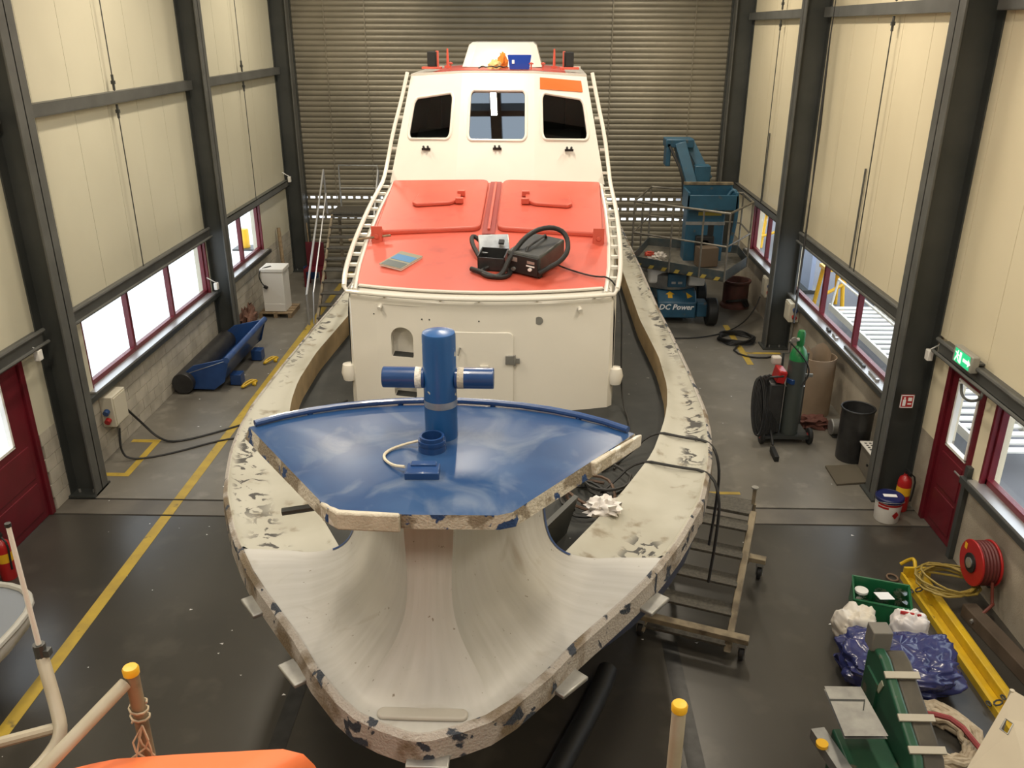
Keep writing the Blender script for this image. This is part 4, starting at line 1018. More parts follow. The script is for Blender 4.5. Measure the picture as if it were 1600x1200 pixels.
# wall box left with sockets
def wall_box(s, y0, y1, z0, z1, label, d=.2, sock=True, m=m_box):
    X = XL if s < 0 else XR
    t = thing('switch_box', label, 'switch box', (X - s * d / 2, (y0 + y1) / 2, z0))
    xs = sorted((X - s * .002, X - s * d))
    build('box_body', G().bb((xs[0], y0, z0), (xs[1], y1, z1)), m, t, bevel=.012)
    build('box_cover', G().bb(*(((xs[1], y0 + .03, z0 + .03), (xs[1] + .012, y1 - .03, z1 - .03)) if s < 0 else ((xs[0] - .012, y0 + .03, z0 + .03), (xs[0], y1 - .03, z1 - .03)))), m, t, bevel=.004)
    if sock:
        xm = (xs[0] + xs[1]) / 2
        for k in range(2):
            build('socket', G().cyl((xm, y0, z0 + .12 + k * .14), (xm, y0 - .06, z0 + .1 + k * .14), .045, n=12), m_bluec if k else m_extred, t)
    build('conduit', G().cyl((X - s * .03, y1 - .08, 0.02), (X - s * .03, y1 - .08, z0), .018, n=8), m_galv, t)
    return t
wall_box(-1, 11.42, 11.85, .5, .98, 'beige switch box with a blue socket below the left three-pane window')
wall_box(1, 18.05, 18.35, .62, 1.05, 'beige switch box on the right wall near the boom lift wheel', .16)
wall_box(1, 16.05, 16.38, .72, 1.1, 'beige switch box on the right wall beside the coiled cable', .2)
def sensor(s, y, z, label):
    X = XL if s < 0 else XR
    t = thing('door_sensor', label, 'sensor', (X - s * .16, y, z))
    build('sensor_body', G().box((X - s * .17, y, z), (.07, .1, .14)), m_wlite, t, bevel=.012)
    build('sensor_bracket', G().cyl((X - s * .17, y, z + .07), (X, y, z + .17), .012, n=6), m_galv, t)
sensor(-1, 9.95, 2.2, 'small white sensor beside the left red door frame')
sensor(1, 10.3, 2.2, 'small white sensor under the beam by the right red door')
sensor(-1, 16.15, 1.32, 'small white sensor on the sill end of the left three-pane window')
sensor(-1, 22.0, 2.45, 'small white sensor at the far end of the left beam')
# cables on the floor, left
solo('floor_cable', G().tube([(-6.18, 11.86, .6), (-6.05, 12.0, .3), (-5.85, 12.0, .05), (-5.55, 11.9, .012), (-5.0, 12.3, .012), (-4.4, 12.9, .012), (-3.9, 13.1, .012), (-3.4, 13.0, .012)], .018, n=6, smooth=2), m_black, 'black cable running from the left switch box across the yellow line', 'cable')
solo('floor_cable', G().tube([(-6.1, 11.4, .5), (-6.1, 11.3, .2), (-6.0, 11.3, .012), (-5.5, 11.5, .012), (-4.9, 12.0, .012), (-4.5, 12.15, .012), (-4.2, 12.6, .012), (-4.3, 13.2, .012), (-4.75, 13.5, .012), (-4.7, 14.0, .012), (-4.0, 14.8, .012), (-3.3, 15.1, .012)], .016, n=6, smooth=2), m_black, 'thin black cable looping over the yellow line toward the boat', 'cable')
# fire extinguishers
def extinguisher(x, y, label):
    t = thing('fire_extinguisher', label, 'extinguisher', (x, y, 0))
    build('cylinder', G().lathe([(.085, 0), (.09, .02), (.09, .42), (.075, .48), (.03, .52), (.03, .55), (0, .55)], (x, y, 0), n=20), m_extred, t)
    build('valve', G().box((x, y, .57), (.05, .05, .05)).box((x, y - .05, .6), (.03, .15, .02)).box((x, y - .05, .57), (.03, .13, .015)), m_black, t)
    build('hose', G().tube([(x + .03, y - .02, .56), (x + .11, y - .05, .5), (x + .1, y - .06, .25), (x + .09, y - .05, .15)], .012, n=6, smooth=1), m_black, t)
    build('label_sticker', G().cyl((x, y, .24), (x, y, .36), .0915, n=20, caps=False), m_yelp, t)
extinguisher(-6.12, 8.35, 'red fire extinguisher standing by the left red door')
extinguisher(5.02, 10.22, 'red fire extinguisher standing behind the white paint pail')
# grey dinghy end at the left
t = thing('dinghy', 'grey and white small boat end behind the bent pipe rail', 'dinghy', (-5.7, 6.4, 0))
g = G(); rows = []
for z, k in ((.05, .55), (.25, .8), (.55, .95), (.8, 1.0), (.86, .98)):
    rows.append([(-6.9 + (1.25 + .35 * math.cos(a)) * 1.0 * k + .0 - (1 - k) * .2, 6.2 + 1.0 * math.sin(a) * k, z) for a in [math.radians(d) for d in range(-90, 91, 10)]])
for r in rows:
    for i, v in enumerate(r): r[i] = (min(v[0], -5.05) if True else v[0], v[1], v[2])
rows = []
plan = [(-6.3, 5.0), (-5.4, 5.05), (-5.0, 5.3), (-4.82, 5.7), (-4.76, 6.3), (-4.78, 6.7), (-4.95, 6.95), (-5.25, 7.06), (-6.3, 7.15)]
for z, k in ((.44, .74), (.5, .86), (.62, .96), (.78, 1.0), (.84, .985)): rows.append([(-6.2 + (x + 6.2) * k, 6.2 + (y - 6.2) * k, z) for x, y in plan])
build('hull', G().grid(rows), m_wlite, t, smooth=60)
build('deck', G().add([(x, y, .835) for x, y in [(-6.2 + (x + 6.2) * .98, 6.2 + (y - 6.2) * .98) for x, y in plan]], [list(range(len(plan)))]), M('grey_dinghy_deck', (.22, .24, .27), .5), t)
build('bottom', G().add([(-6.2 + (x + 6.2) * .74, 6.2 + (y - 6.2) * .74, .44) for x, y in plan], [list(range(len(plan)))]), m_wlite, t)
for yy_ in (5.6, 6.7): build('cradle_beam', G().bb((-6.1, yy_ - .05, .36), (-5.3, yy_ + .05, .44)), m_steel, t)
for yy_ in (5.6, 6.7):
    for xx_ in (-6.0, -5.4): build('cradle_leg', G().bb((xx_ - .04, yy_ - .04, 0), (xx_ + .04, yy_ + .04, .36)), m_steel, t)
build('gunwale_rim', G().tube([(x, y, .84) for x, y in plan], .035, n=8, smooth=1), M('pale_rim', (.45, .44, .4), .5), t)
# bent pipe rail with pole
t = thing('pipe_rail', 'bent beige pipe rail carrying a thin upright white pole', 'rail', P(85, 1168, Y=2.5) * 1)
t.location.z = 0; OFF[t.name] = Vector(t.location)
A = P(66, 1028, Y=2.75); B = P(90, 1110, Y=2.62); Bc = P(97, 1150, Y=2.55); D = P(70, 1190, Y=2.45); E_ = P(30, 1230, Y=2.3)
low = Vector((E_.x - .1, E_.y - .1, 0))
build('upright_tube', G().tube([A, B, Bc, D, E_, E_ + Vector((-.06, -.06, -.5)), low], .026, n=12, smooth=2), m_pipe, t)
build('cross_tube', G().tube([P(92, 1136, Y=2.58), P(-10, 1163, Y=2.5), P(-80, 1185, Y=2.45)], .022, n=10), m_pipe, t)
top = A + Vector((0, 0, .55))
build('pole', G().cyl(A + Vector((0, 0, .0)), A + Vector((0, 0, .62)), .011, .009, n=8), m_wlite, t)
build('pole_clamp', G().cyl(A + Vector((0, 0, -.03)), A + Vector((0, 0, .07)), .024, n=10).box(A + Vector((.02, 0, .03)), (.04, .03, .03)), m_steel, t)
build('pole_tip', G().cyl(A + Vector((0, 0, .62)), A + Vector((0, 0, .635)), .012, n=8), m_black, t)
# scaffold posts
def post_cap(p, par): build('yellow_cap', G().lathe([(.03, -.02), (.031, .004), (.026, .012), (0, .014)], p, n=16), m_yelp, par)
p = P(204, 1046, Y=2.55)
t = thing('scaffold_rail', 'beige scaffold tubes with a yellow end cap and tied string', 'scaffold', (p.x, p.y, 0))
build('post', G().cyl((p.x, p.y, 0), (p.x, p.y, p.z - .02), .027, n=14), m_cagey, t)
post_cap(p, t)
q = P(62, 1200, Z=p.z - .12)
build('rail', G().cyl(p + Vector((-.02, -.02, -.05)), q + (q - p) * 1.2 + Vector((0, 0, 0)), .026, n=14), m_pipe, t)
pts = [(p.x + .034 * math.cos(a), p.y + .034 * math.sin(a), p.z - .16 - .004 * i) for i, a in enumerate([k * .7 for k in range(24)])]
build('string_tie', G().tube(pts, .005, n=5), m_rope, t)
for k in range(5): build('string_end', G().tube([(p.x + .02, p.y - .035, p.z - .24), (p.x + .05 * math.sin(k * 2), p.y - .05, p.z - .3 - .02 * k), (p.x + .06 * math.sin(k * 3 + 1), p.y - .045, p.z - .38 - .02 * k)], .004, n=5, smooth=1), m_rope, t)
p = P(1062, 1103, Y=2.5)
t = thing('scaffold_post', 'single upright beige scaffold tube with a yellow end cap', 'scaffold', (p.x, p.y, 0))
build('post', G().cyl((p.x, p.y, 0), (p.x, p.y, p.z - .02), .027, n=14), m_pipe, t)
post_cap(p, t)
# orange tarpaulin
g = G(); rows = []
out = [(60, 1206), (110, 1188), (180, 1174), (240, 1168), (300, 1165), (370, 1160), (440, 1155), (472, 1163), (490, 1182), (503, 1206)]
far = [P(x, y, Y=2.35) for x, y in out]
ctr = Vector(((far[0].x + far[-1].x) / 2, 1.6, 3.78))
for k, (sh, dz) in enumerate(((0.0, .0), (.3, -.02), (.65, -.0), (1.0, -.05), (1.06, -.4), (1.08, -1.6), (1.08, -3.4))):
    r = []
    for i in range(36):
        a = 2 * math.pi * i / 36
        f = i / 36
        # far rim from the traced outline, near rim mirrored toward the viewer
        if f <= .5:
            tt = f * 2 * (len(far) - 1); j = min(int(tt), len(far) - 2); rim = far[j].lerp(far[j + 1], tt - j)
        else:
            tt = (1 - f) * 2 * (len(far) - 1); j = min(int(tt), len(far) - 2); rim = far[j].lerp(far[j + 1], tt - j); rim = Vector((rim.x, 1.4 - (rim.y - 1.4) * .7, rim.z - .1))
        v = ctr.lerp(rim, sh); v.z += dz + .03 * noise.noise(v * 3.0)
        if k == 6: v.z = 0
        r.append(v)
    rows.append(r)
g.grid(rows, closed=True)
solo('tarpaulin_cover', g, m_tarp, 'orange tarpaulin cover with a creased rounded top near the scaffold tubes', 'tarpaulin', base=(ctr.x, ctr.y, 0), smooth=60)

# ================================================================ wheeled steps, both sides
def steps(name, label, cat, base, rz, w, run, rise, n, plat_d, m_frame, m_tr, wheels=True):
    """stairs climbing along local +y; base = middle of the bottom front edge"""
    t = thing(name, label, cat, base); t.rotation_euler.z = rz; OFF[t.name] = Vector()
    hgt = rise * n; L = run * n
    for s in (-1, 1):
        build('stringer', G().prism([(s * w / 2 - .015, -.03, .1), (s * w / 2 - .015, .07, .1), (s * w / 2 - .015, L + .08, hgt - .05), (s * w / 2 - .015, L + .08, hgt + .03), (s * w / 2 - .015, L, hgt + .03)], (.075, 0, 0)), m_frame, t, bevel=.008)
    for k in range(n):
        build('tread', G().bb((-w / 2, k * run + .02, (k + .6) * rise), (w / 2, k * run + run * .92, (k + .6) * rise + .03)), m_tr, t, bevel=.004)
    build('platform', G().bb((-w / 2, L, hgt - .01), (w / 2, L + plat_d, hgt + .03)), m_tr, t, bevel=.005)
    for s in (-1, 1):
        build('rear_leg', G().bb((s * w / 2 - .03, L + plat_d - .05, .18 if wheels else 0), (s * w / 2 + .03, L + plat_d, hgt)), m_frame, t)
    if wheels:
        for y, nm in ((.02, 'front_axle_beam'), (L + plat_d - .05, 'rear_axle_beam')):
            build(nm, G().bb((-w / 2 - .05, y - .05, .24), (w / 2 + .22, y + .05, .3)), m_frame, t, bevel=.005)
            for x in (-w / 2, w / 2 + .16):
                c_ = build('caster', G().box((x, y, .22), (.09, .1, .04)).box((x - .035, y + .02, .14), (.01, .07, .16)).box((x + .035, y + .02, .14), (.01, .07, .16)), m_galv, t)
                build('caster_wheel', G().cyl((x - .025, y + .03, .085), (x + .025, y + .03, .085), .085, n=18), m_black, c_, off=Vector(), bevel=.01)
    return t
a_, b_ = P(1010, 975, Z=.2), P(1130, 1000, Z=.2)
rz = math.atan2(b_.y - a_.y, b_.x - a_.x)
mid = (a_ + b_) / 2
st = steps('wheeled_steps', 'low weathered steel steps on casters beside the hull', 'steps', (mid.x - .02, mid.y, 0), rz - .05, (b_ - a_).length + .1, .255, .195, 5, .32, m_cagey, m_tread)
for dx in (.0,):
    w_ = (b_ - a_).length + .1
    build('corner_post', G().bb((w_ / 2 - .02, 1.5, 1.0), (w_ / 2 + .02, 1.55, 1.2)), m_cagey, st)
    build('post_cap', G().cyl((w_ / 2, 1.525, 1.2), (w_ / 2, 1.525, 1.215), .04, n=10), m_silver, st)
# tall steps to the left of the boat
t = thing('platform_steps', 'tall steel platform steps with silver handrails left of the lifeboat', 'steps', (-4.1, 18.5, 0))
L0 = P(492, 512, Z=0); L1 = P(517, 335, Y=20.6)
w = 1.15; n = 10
for dx in (0, w):
    build('stringer', G().prism([(L0.x + dx, L0.y, 0), (L0.x + dx, L0.y + .14, 0), (L1.x + dx, L1.y + .1, L1.z - .02), (L1.x + dx, L1.y, L1.z)], (.05, 0, 0)), m_cagey, t)
for k in range(n):
    f_ = (k + .7) / n; c_ = L0.lerp(L1, f_)
    build('tread', G().bb((c_.x + .02, c_.y - .02, c_.z), (c_.x + w, c_.y + .2, c_.z + .03)), m_tread, t, bevel=.004)
build('platform', G().bb((L1.x, L1.y, L1.z), (L1.x + w + .05, L1.y + .8, L1.z + .05)), m_tread, t, bevel=.005)
for dx in (0, w): build('rear_leg', G().bb((L1.x + dx, L1.y + .74, 0), (L1.x + dx + .06, L1.y + .8, L1.z)), m_cagey, t)
for dx in (-.1, w + .05):
    q0 = L0 + Vector((dx, -.05, 0)); q1 = L1 + Vector((dx, 0, 1.05))
    build('handrail', G().tube([q0 + Vector((0, 0, .08)), q0 + Vector((0, 0, .75)), q1 + Vector((0, -.0, .0)), q1 + Vector((0, .1, -1.05))], .024, n=10), m_alu, t)
    build('mid_rail', G().tube([q0 + Vector((.02, .3, .0)), q0 + Vector((.02, .5, .65)), q1 + Vector((.02, .0, -.55))], .018, n=8), m_alu, t)
gz = L1.z
gr = [(L1.x + .1, L1.y + .78, gz), (L1.x + .1, L1.y + .78, gz + 1.05), (L1.x + w - .1, L1.y + .78, gz + 1.05), (L1.x + w - .1, L1.y + .78, gz)]
build('back_guard', G().tube(gr, .024, n=8), m_galv, t)
build('guard_bar', G().cyl((L1.x + .1, L1.y + .78, gz + .5), (L1.x + w - .1, L1.y + .78, gz + .5), .018, n=8), m_galv, t)
# ================================================================ right side of the hall
# ---- boom lift
lb0 = P(1060, 505, Z=0)
t = thing('boom_lift', 'blue articulated boom lift with a railed work basket by the right wall', 'boom lift', (3.3, 18.6, 0))
build('chassis', G().prism([(2.75, 18.0, .15), (2.75, 18.0, .5), (2.75, 18.25, .72), (2.75, 19.7, .72), (2.75, 19.7, .15)], (.85, 0, 0)), m_liftb, t, bevel=.03)
build('axle_cover', G().bb((3.6, 17.95, .2), (3.82, 18.3, .52)), m_liftb, t, bevel=.02)
g = text_geo('DC Power', .17, (3.15, 17.994, .4), (1, 0, 0), (0, 0, 1), shear=.25, bold=.004)
build('lettering', g, m_text, t, label='white lettering DC Power')
build('warning_arrow', G().add([(2.98, 18.09, .583), (3.08, 18.09, .583), (3.08, 18.16, .645), (3.13, 18.16, .645), (3.03, 18.22, .698), (2.93, 18.16, .645), (2.98, 18.16, .645)], [[0, 1, 2, 3, 4, 5, 6]]), m_yelp, t)
build('warning_arrow', G().add([(3.4, 18.08, .576), (3.52, 18.12, .612), (3.38, 18.2, .682)], [[0, 1, 2]]), m_yelp, t)
for x, y in ((3.82, 18.05), (3.82, 19.45), (2.52, 18.05), (2.52, 19.45)):
    wv = build('wheel', G().cyl((x, y, .3), (x + .22, y, .3), .3, n=28), m_black, t, bevel=.03)
    build('wheel_hub', G().cyl((x - .008, y, .3), (x + .228, y, .3), .13, n=16), m_steel, wv)
build('turntable', G().lathe([(.62, .74), (.66, .8), (.66, 1.05), (.6, 1.1), (0, 1.1)], (3.1, 18.8, 0), n=28), m_galv, t)
build('counterweight', G().bb((2.55, 18.25, .85), (2.95, 19.4, 1.25)), m_wlite, t, bevel=.06, seg=3)
build('control_panel', G().bb((2.95, 18.08, .82), (3.35, 18.3, 1.12)), m_liftb, t, bevel=.02)
for k in range(2): build('panel_plate', G().bb((3.03 + k * .14, 18.072, .9), (3.12 + k * .14, 18.08, .95)), m_galv, t)
build('battery_cover', G().bb((3.4, 18.1, .85), (3.75, 19.2, 1.1)), m_wlite, t, bevel=.03)
# tower
ta, tb = P(1066, 400, Y=18.9), P(1132, 322, Y=18.9)
x0, x1, z1 = ta.x, tb.x, tb.z
build('tower', G().bb((x0, 18.75, 1.0), (x1, 19.2, z1)), m_liftb, t, bevel=.02)
build('tower_crossplate', G().bb((x0 - .01, 18.735, 2.05), (x1 + .01, 18.75, 2.12)), m_galv, t)
build('tower_motor', G().box(((x0 + x1) / 2, 18.68, 1.6), (.4, .16, .45)).cyl(((x0 + x1) / 2, 18.6, 1.65), ((x0 + x1) / 2, 18.7, 1.65), .12, n=16), m_black, t, bevel=.02)
build('tower_sticker', G().bb((x0 + .25, 18.742, z1 - .18), (x0 + .75, 18.749, z1 - .1)), M('worn_yellow_sticker', (.35, .28, .04), .6), t)
build('tower_mark', G().bb((x1 - .35, 18.742, z1 - .65), (x1 - .22, 18.749, z1 - .35)), m_black, t)
g = G()
hx0, hx1 = x0 - .05, x1 + .2
g.bb((hx0, 18.5, z1), (hx1, 18.54, z1 + .3)).bb((hx0, 19.15, z1), (hx1, 19.2, z1 + .42)).bb((hx0, 18.5, z1), (hx0 + .05, 19.2, z1 + .36)).bb((hx1 - .05, 18.5, z1), (hx1, 19.2, z1 + .36)).bb((hx0, 18.5, z1 - .02), (hx1, 19.2, z1 + .02))
build('tower_tray', g, m_liftb, t, bevel=.01)
build('tray_rim', G().bb((hx0, 19.12, z1 + .42), (hx1, 19.22, z1 + .47)), m_cagey, t)
build('hose_loop', G().tube([(x1 + .12, 18.6, 1.5), (x1 + .2, 18.55, 2.2), (x1 + .2, 18.6, z1 + .3), (x1 + .1, 18.7, z1 + .42), (x1 - .05, 18.7, z1 + .1)], .04, n=10, smooth=2), m_liftb, t)
# folded boom
A = P(1075, 285, Y=19.3); B = P(1053, 228, Y=19.6); Cc = P(1070, 228, Y=19.9); D = P(1098, 275, Y=19.6)
def beam(name, a, b, wx, wz, m, par):
    a, b = Vector(a), Vector(b); d = (b - a).normalized(); u = Vector((1, 0, 0)); u = (u - d * u.dot(d)).normalized(); v = d.cross(u)
    g = G(); vs = []
    for p in (a, b):
        for i, j in ((-1, -1), (1, -1), (1, 1), (-1, 1)): vs.append(p + u * i * wx / 2 + v * j * wz / 2)
    g.add(vs, [[0, 1, 2, 3], [4, 5, 6, 7], [0, 1, 5, 4], [1, 2, 6, 5], [2, 3, 7, 6], [3, 0, 4, 7]])
    return build(name, g, m, par, bevel=.015)
beam('lower_boom', A + Vector((.1, 0, -.15)), B + Vector((.12, 0, .05)), .24, .28, m_liftb, t)
beam('upper_boom', Cc + Vector((.05, 0, .1)), D + Vector((.1, 0, -.1)), .22, .26, m_liftb, t)
build('boom_knuckle', G().box(B + Vector((.12, .15, .06)), (.62, .5, .18)).box(B + Vector((-.12, .1, -.18)), (.1, .4, .5)), m_liftb, t, bevel=.02)
build('boom_end', G().box(P(1092, 272, Y=19.5) + Vector((.05, 0, 0)), (.35, .35, .4)), m_liftb, t, bevel=.02)
build('boom_hose', G().tube([B + Vector((-.1, -.1, 0)), A + Vector((-.15, -.1, .2)), A + Vector((-.1, -.1, -.3))], .03, n=8, smooth=1), m_black, t)
# basket
zf, zt_ = 1.22, 2.62
fp = [P(986, 415, Z=zf), P(1131, 441, Z=zf), P(1166, 417, Z=zf), P(1152, 398, Z=zf), P(1012, 385, Z=zf)]
bas = build('basket_floor', G().prism([v for v in fp], (0, 0, .03)), m_basket, t)
cen_ = sum(fp, Vector()) / 5
g = G()
for i in range(5): 
    a, b = fp[i], fp[(i + 1) % 5]; nn = Vector((-(b - a).y, (b - a).x, 0)).normalized() * .012
    build('toe_board', G().prism([a, b, b + nn, a + nn], (0, 0, .22)), M('slate_toe_board', (.035, .055, .065), .5, 0, (.07, .075, .07), 8), t)
for zz, nm, r in ((zt_, 'top_rail', .025), (1.95, 'mid_rail', .02)):
    build(nm, G().tube([Vector((v.x, v.y, zz)) for v in fp], r, n=8, closed=True), m_basket, t)
posts = [fp[0], fp[0].lerp(fp[1], .42), fp[0].lerp(fp[1], .74), fp[1], fp[2], fp[3], fp[4], fp[4].lerp(fp[3], .4), fp[0].lerp(fp[4], .5)]
for v in posts: build('basket_post', G().cyl((v.x, v.y, zf), (v.x, v.y, zt_), .02, n=8), m_basket, t)
for k in range(7):
    v = fp[0].lerp(fp[1], .05 + k * .14); d = (fp[1] - fp[0]).normalized()
    build('hazard_stripe', G().prism([v + Vector((0, -.014, .01)), v + d * .1 + Vector((0, -.014, .01)), v + d * .15 + Vector((0, -.014, .09)), v + d * .05 + Vector((0, -.014, .09))], (0, .002, 0)), M('faded_yellow', (.4, .3, .06), .6), t)
build('control_box', G().box(fp[1].lerp(fp[4], .35) + Vector((.25, .1, .25)), (.42, .3, .4), rz=.2), M('dark_cardboard', (.12, .085, .055), .8), t)
blob('rag', fp[0].lerp(fp[4], .4) + Vector((.45, -.2, .031)), (.14, .12, .09), M('pale_rag', (.6, .55, .5), .9), 'crumpled pale rag on the floor of the lift basket', 'rag', 6, .8)
blob('red_rag', fp[0].lerp(fp[4], .5) + Vector((.2, -.1, .031)), (.1, .08, .06), M('red_rag', (.5, .08, .05), .9), 'small red and white cloth in the lift basket corner', 'cloth', 2, .8)
# ---- drum and cables near the lift
p = P(1147, 478, Z=0)
t = thing('cable_drum', 'rusty red drum standing by the wall behind the lift wheel', 'drum', p)
build('drum_body', G().lathe([(.33, 0), (.33, .06), (.29, .1), (.29, .55), (.33, .6), (.33, .64), (.28, .64), (.27, .4), (0, .4)], p, n=24), M('rusty_drum', (.16, .06, .05), .6, 0, (.09, .045, .035), 6), t)
build('drum_winding', G().tube([(p.x + .25 * math.cos(a * .5), p.y - .3 + .1 * math.sin(a * .5), .1 + .015 * (a % 12)) for a in range(40)], .025, n=6), m_black, t)
p = P(1150, 533, Z=0)
pts = []
for k in range(90):
    a = k * .35; r = .36 + .03 * math.sin(k * 1.7); pts.append((p.x + r * math.cos(a), p.y + r * .95 * math.sin(a), .02 + .0012 * k))
pts += [(p.x - .2, p.y - .5, .02), (p.x - .1, p.y - .9, .02), (p.x + .3, p.y - 1.05, .02), (p.x + .6, p.y - .9, .02)]
solo('cable_coil', G().tube(pts, .018, n=6, smooth=1), m_black, 'coiled thick black cable on the floor by the right wall boxes', 'cable')
solo('floor_cable', G().tube([(2.2, 17.2, .02), (3.2, 17.0, .02), (4.0, 17.3, .02), (4.6, 17.9, .05), (4.9, 18.1, .35), (5.0, 18.2, .6)], .014, n=6, smooth=2), m_black, 'thin black cable from the right switch box toward the lift', 'cable')
p = P(1198, 528, Z=0)
solo('cable_spool', G().lathe([(.1, 0), (.1, .02), (.06, .03), (.06, .22), (.1, .23), (.1, .25), (0, .25)], p, n=16), m_cloth, 'small pale spool standing beside the coiled black cable', 'spool')
# ---- gas cylinder trolley
p = P(1228, 690, Z=0)
cy = Vector((p.x + .02, p.y + .02, 0))
t = thing('cylinder_trolley', 'black two-wheel trolley loaded with hoses, cable coil and a red wire feeder', 'trolley', (p.x, p.y, 0))
x, y = p.x, p.y
build('base_frame', G().bb((x - .42, y - .12, .1), (x + .3, y - .08, .15)).bb((x - .42, y + .35, .1), (x + .3, y + .39, .15)).bb((x - .42, y - .12, .1), (x - .38, y + .39, .15)).bb((x + .26, y - .12, .1), (x + .3, y + .39, .15)).bb((x - .4, y - .1, .14), (x + .3, y + .38, .155)), m_steel, t)
for dx in (-.44, .3): 
    wv = build('wheel', G().cyl((x + dx, y - .05, .13), (x + dx + .06, y - .05, .13), .13, n=20), m_black, t, bevel=.015)
    build('wheel_hub', G().cyl((x + dx - .005, y - .05, .13), (x + dx + .065, y - .05, .13), .05, n=12), m_extred, wv)
build('back_frame', G().tube([(x - .1, y + .35, .15), (x - .1, y + .37, 1.35), (x + .28, y + .37, 1.35), (x + .28, y + .35, .15)], .02, n=8), m_steel, t)
build('machine_body', G().bb((x - .38, y - .05, .16), (x - .14, y + .36, 1.0)), m_blackp, t, bevel=.03)
build('machine_handle', G().tube([(x - .36, y, .95), (x - .45, y - .05, 1.1), (x - .2, y - .1, 1.15)], .018, n=8, smooth=1), m_black, t)
g = G()
for k in range(12):
    r = .42 + .02 * math.sin(k * 2.1)
    ring = [(x - .52 + .026 * k + .09 * math.cos(a), y - .06 + .04 * k * .3 + .14 * math.sin(a * 1.0), .62 + r * math.sin(a)) for a in [2 * math.pi * i / 24 for i in range(24)]]
    build('hose_loop', G().tube(ring, .02, n=6, closed=True), m_black, t)
build('red_feeder', G().box((x - .22, y + .05, 1.12), (.13, .3, .2), ry=.2), m_extred, t, bevel=.02)
build('red_feeder_cap', G().box((x - .24, y + .25, 1.28), (.14, .12, .12)), M('feeder_pale', (.55, .5, .45), .5), t, bevel=.02)
build('small_blue_tool', G().box((x - .07, y - .05, 1.05), (.06, .14, .08), rz=.4), m_bluec, t, bevel=.01)
build('chain', G().tube([(cy.x - .14, cy.y - .02, .95), (cy.x, cy.y - .15, .93), (cy.x + .14, cy.y - .02, .95)], .01, n=6, smooth=1), m_silver, t)
build('bracket', G().box((cy.x + .2, cy.y + .05, 1.1), (.14, .03, .05)), m_galv, t)
build('torch', G().tube([(x - .3, y - .12, .25), (x - .32, y - .3, .2), (x - .33, y - .42, .14)], .02, n=8, smooth=1).box((x - .33, y - .55, .06), (.07, .3, .09), rx=.1), m_black, t, bevel=.01)
t2 = thing('gas_cylinder', 'tall dark grey gas cylinder with a green shoulder on the trolley', 'gas cylinder', (cy.x, cy.y, .157))
build('cylinder_body', G().lathe([(.13, .157), (.135, .18), (.135, 1.38)], cy, n=28), m_gas, t2)
build('cylinder_shoulder', G().lathe([(.135, 1.38), (.13, 1.45), (.1, 1.54), (.05, 1.6), (.05, 1.64)], cy, n=28), m_green_cyl, t2)
build('valve_cap', G().lathe([(.055, 1.62), (.06, 1.66), (.06, 1.8), (.045, 1.84), (0, 1.84)], cy, n=16), m_green_cyl, t2)
build('regulator', G().cyl((cy.x - .05, cy.y - .05, 1.72), (cy.x - .2, cy.y - .12, 1.7), .03, n=10).cyl((cy.x - .15, cy.y - .14, 1.74), (cy.x - .15, cy.y - .17, 1.74), .045, n=14), m_silver, t2)
build('gas_hose', G().tube([(cy.x - .2, cy.y - .12, 1.7), (cy.x + .05, cy.y - .2, 1.45), (cy.x + .17, cy.y - .12, 1.2), (cy.x + .05, cy.y - .16, 1.0)], .012, n=6, smooth=2), m_black, t2)
# ---- cardboard drum, rag, black bin, mat, vent cabinet
t = thing('cardboard_barrel', 'open brown cardboard barrel behind the gas cylinder', 'barrel', (4.78, 13.45, 0))
build('barrel_wall', G().lathe([(.29, 0), (.29, 1.0), (.275, 1.0), (.275, .03), (0, .03)], (4.78, 13.45, 0), n=28), m_card, t)
build('inner_roll', G().grid([[(4.78 + .2 * math.cos(a), 13.45 + .2 * math.sin(a), .05), (4.78 + .2 * math.cos(a), 13.45 + .2 * math.sin(a), 1.05 + .12 * math.sin(a * 1.5) ** 2)] for a in [i * .35 for i in range(12)]]), m_card, t)
blob('brown_rag', (4.62, 12.85, 0), (.25, .16, .1), M('red_brown_rag', (.1, .035, .025), .85), 'dark red-brown rag on the floor before the cardboard barrel', 'rag', 8, .9, fr=4)
bx, by = 4.86, 11.72
t = thing('black_bin', 'tall open black cylindrical bin beside the right column', 'bin', (bx, by, 0))
build('bin_shell', G().lathe([(.215, 0), (.22, .02), (.235, .82), (.24, .83), (.23, .84), (.225, .82), (.2, .05), (0, .05)], (bx, by, 0), n=32), m_blackp, t)
build('bin_rim', G().tube([(bx + .236 * math.cos(a), by + .236 * math.sin(a), .83) for a in [2 * math.pi * i / 32 for i in range(32)]], .014, n=6, closed=True), m_black, t)
p = P(1308, 690, Z=0)
t = thing('small_motor', 'small grey round motor on the floor behind the black bin', 'motor', p)
build('motor_body', G().cyl((p.x - .05, p.y + .25, .14), (p.x + .2, p.y + .25, .14), .13, n=18), m_galv, t, bevel=.015)
build('motor_foot', G().bb((p.x - .03, p.y + .14, 0), (p.x + .18, p.y + .36, .03)), m_steel, t)
q = [P(1289, 730, Z=0), P(1307, 759, Z=0), P(1356, 756, Z=0), P(1338, 728, Z=0)]
t = solo('cardboard_mat', G().prism([v + Vector((0, 0, .002)) for v in q], (0, 0, .03)), M('dirty_cardboard', (.1, .085, .06), .85), 'flat brown cardboard mat on the floor before the black bin', 'mat', bevel=.006)
t = thing('vent_cabinet', 'low grey cabinet with a perforated top beside the column', 'cabinet', (5.0, 11.15, 0))
build('cabinet_body', G().bb((4.86, 10.85, 0), (5.19, 11.4, .42)), M('grey_brown_cabinet', (.17, .15, .12), .6), t, bevel=.01)
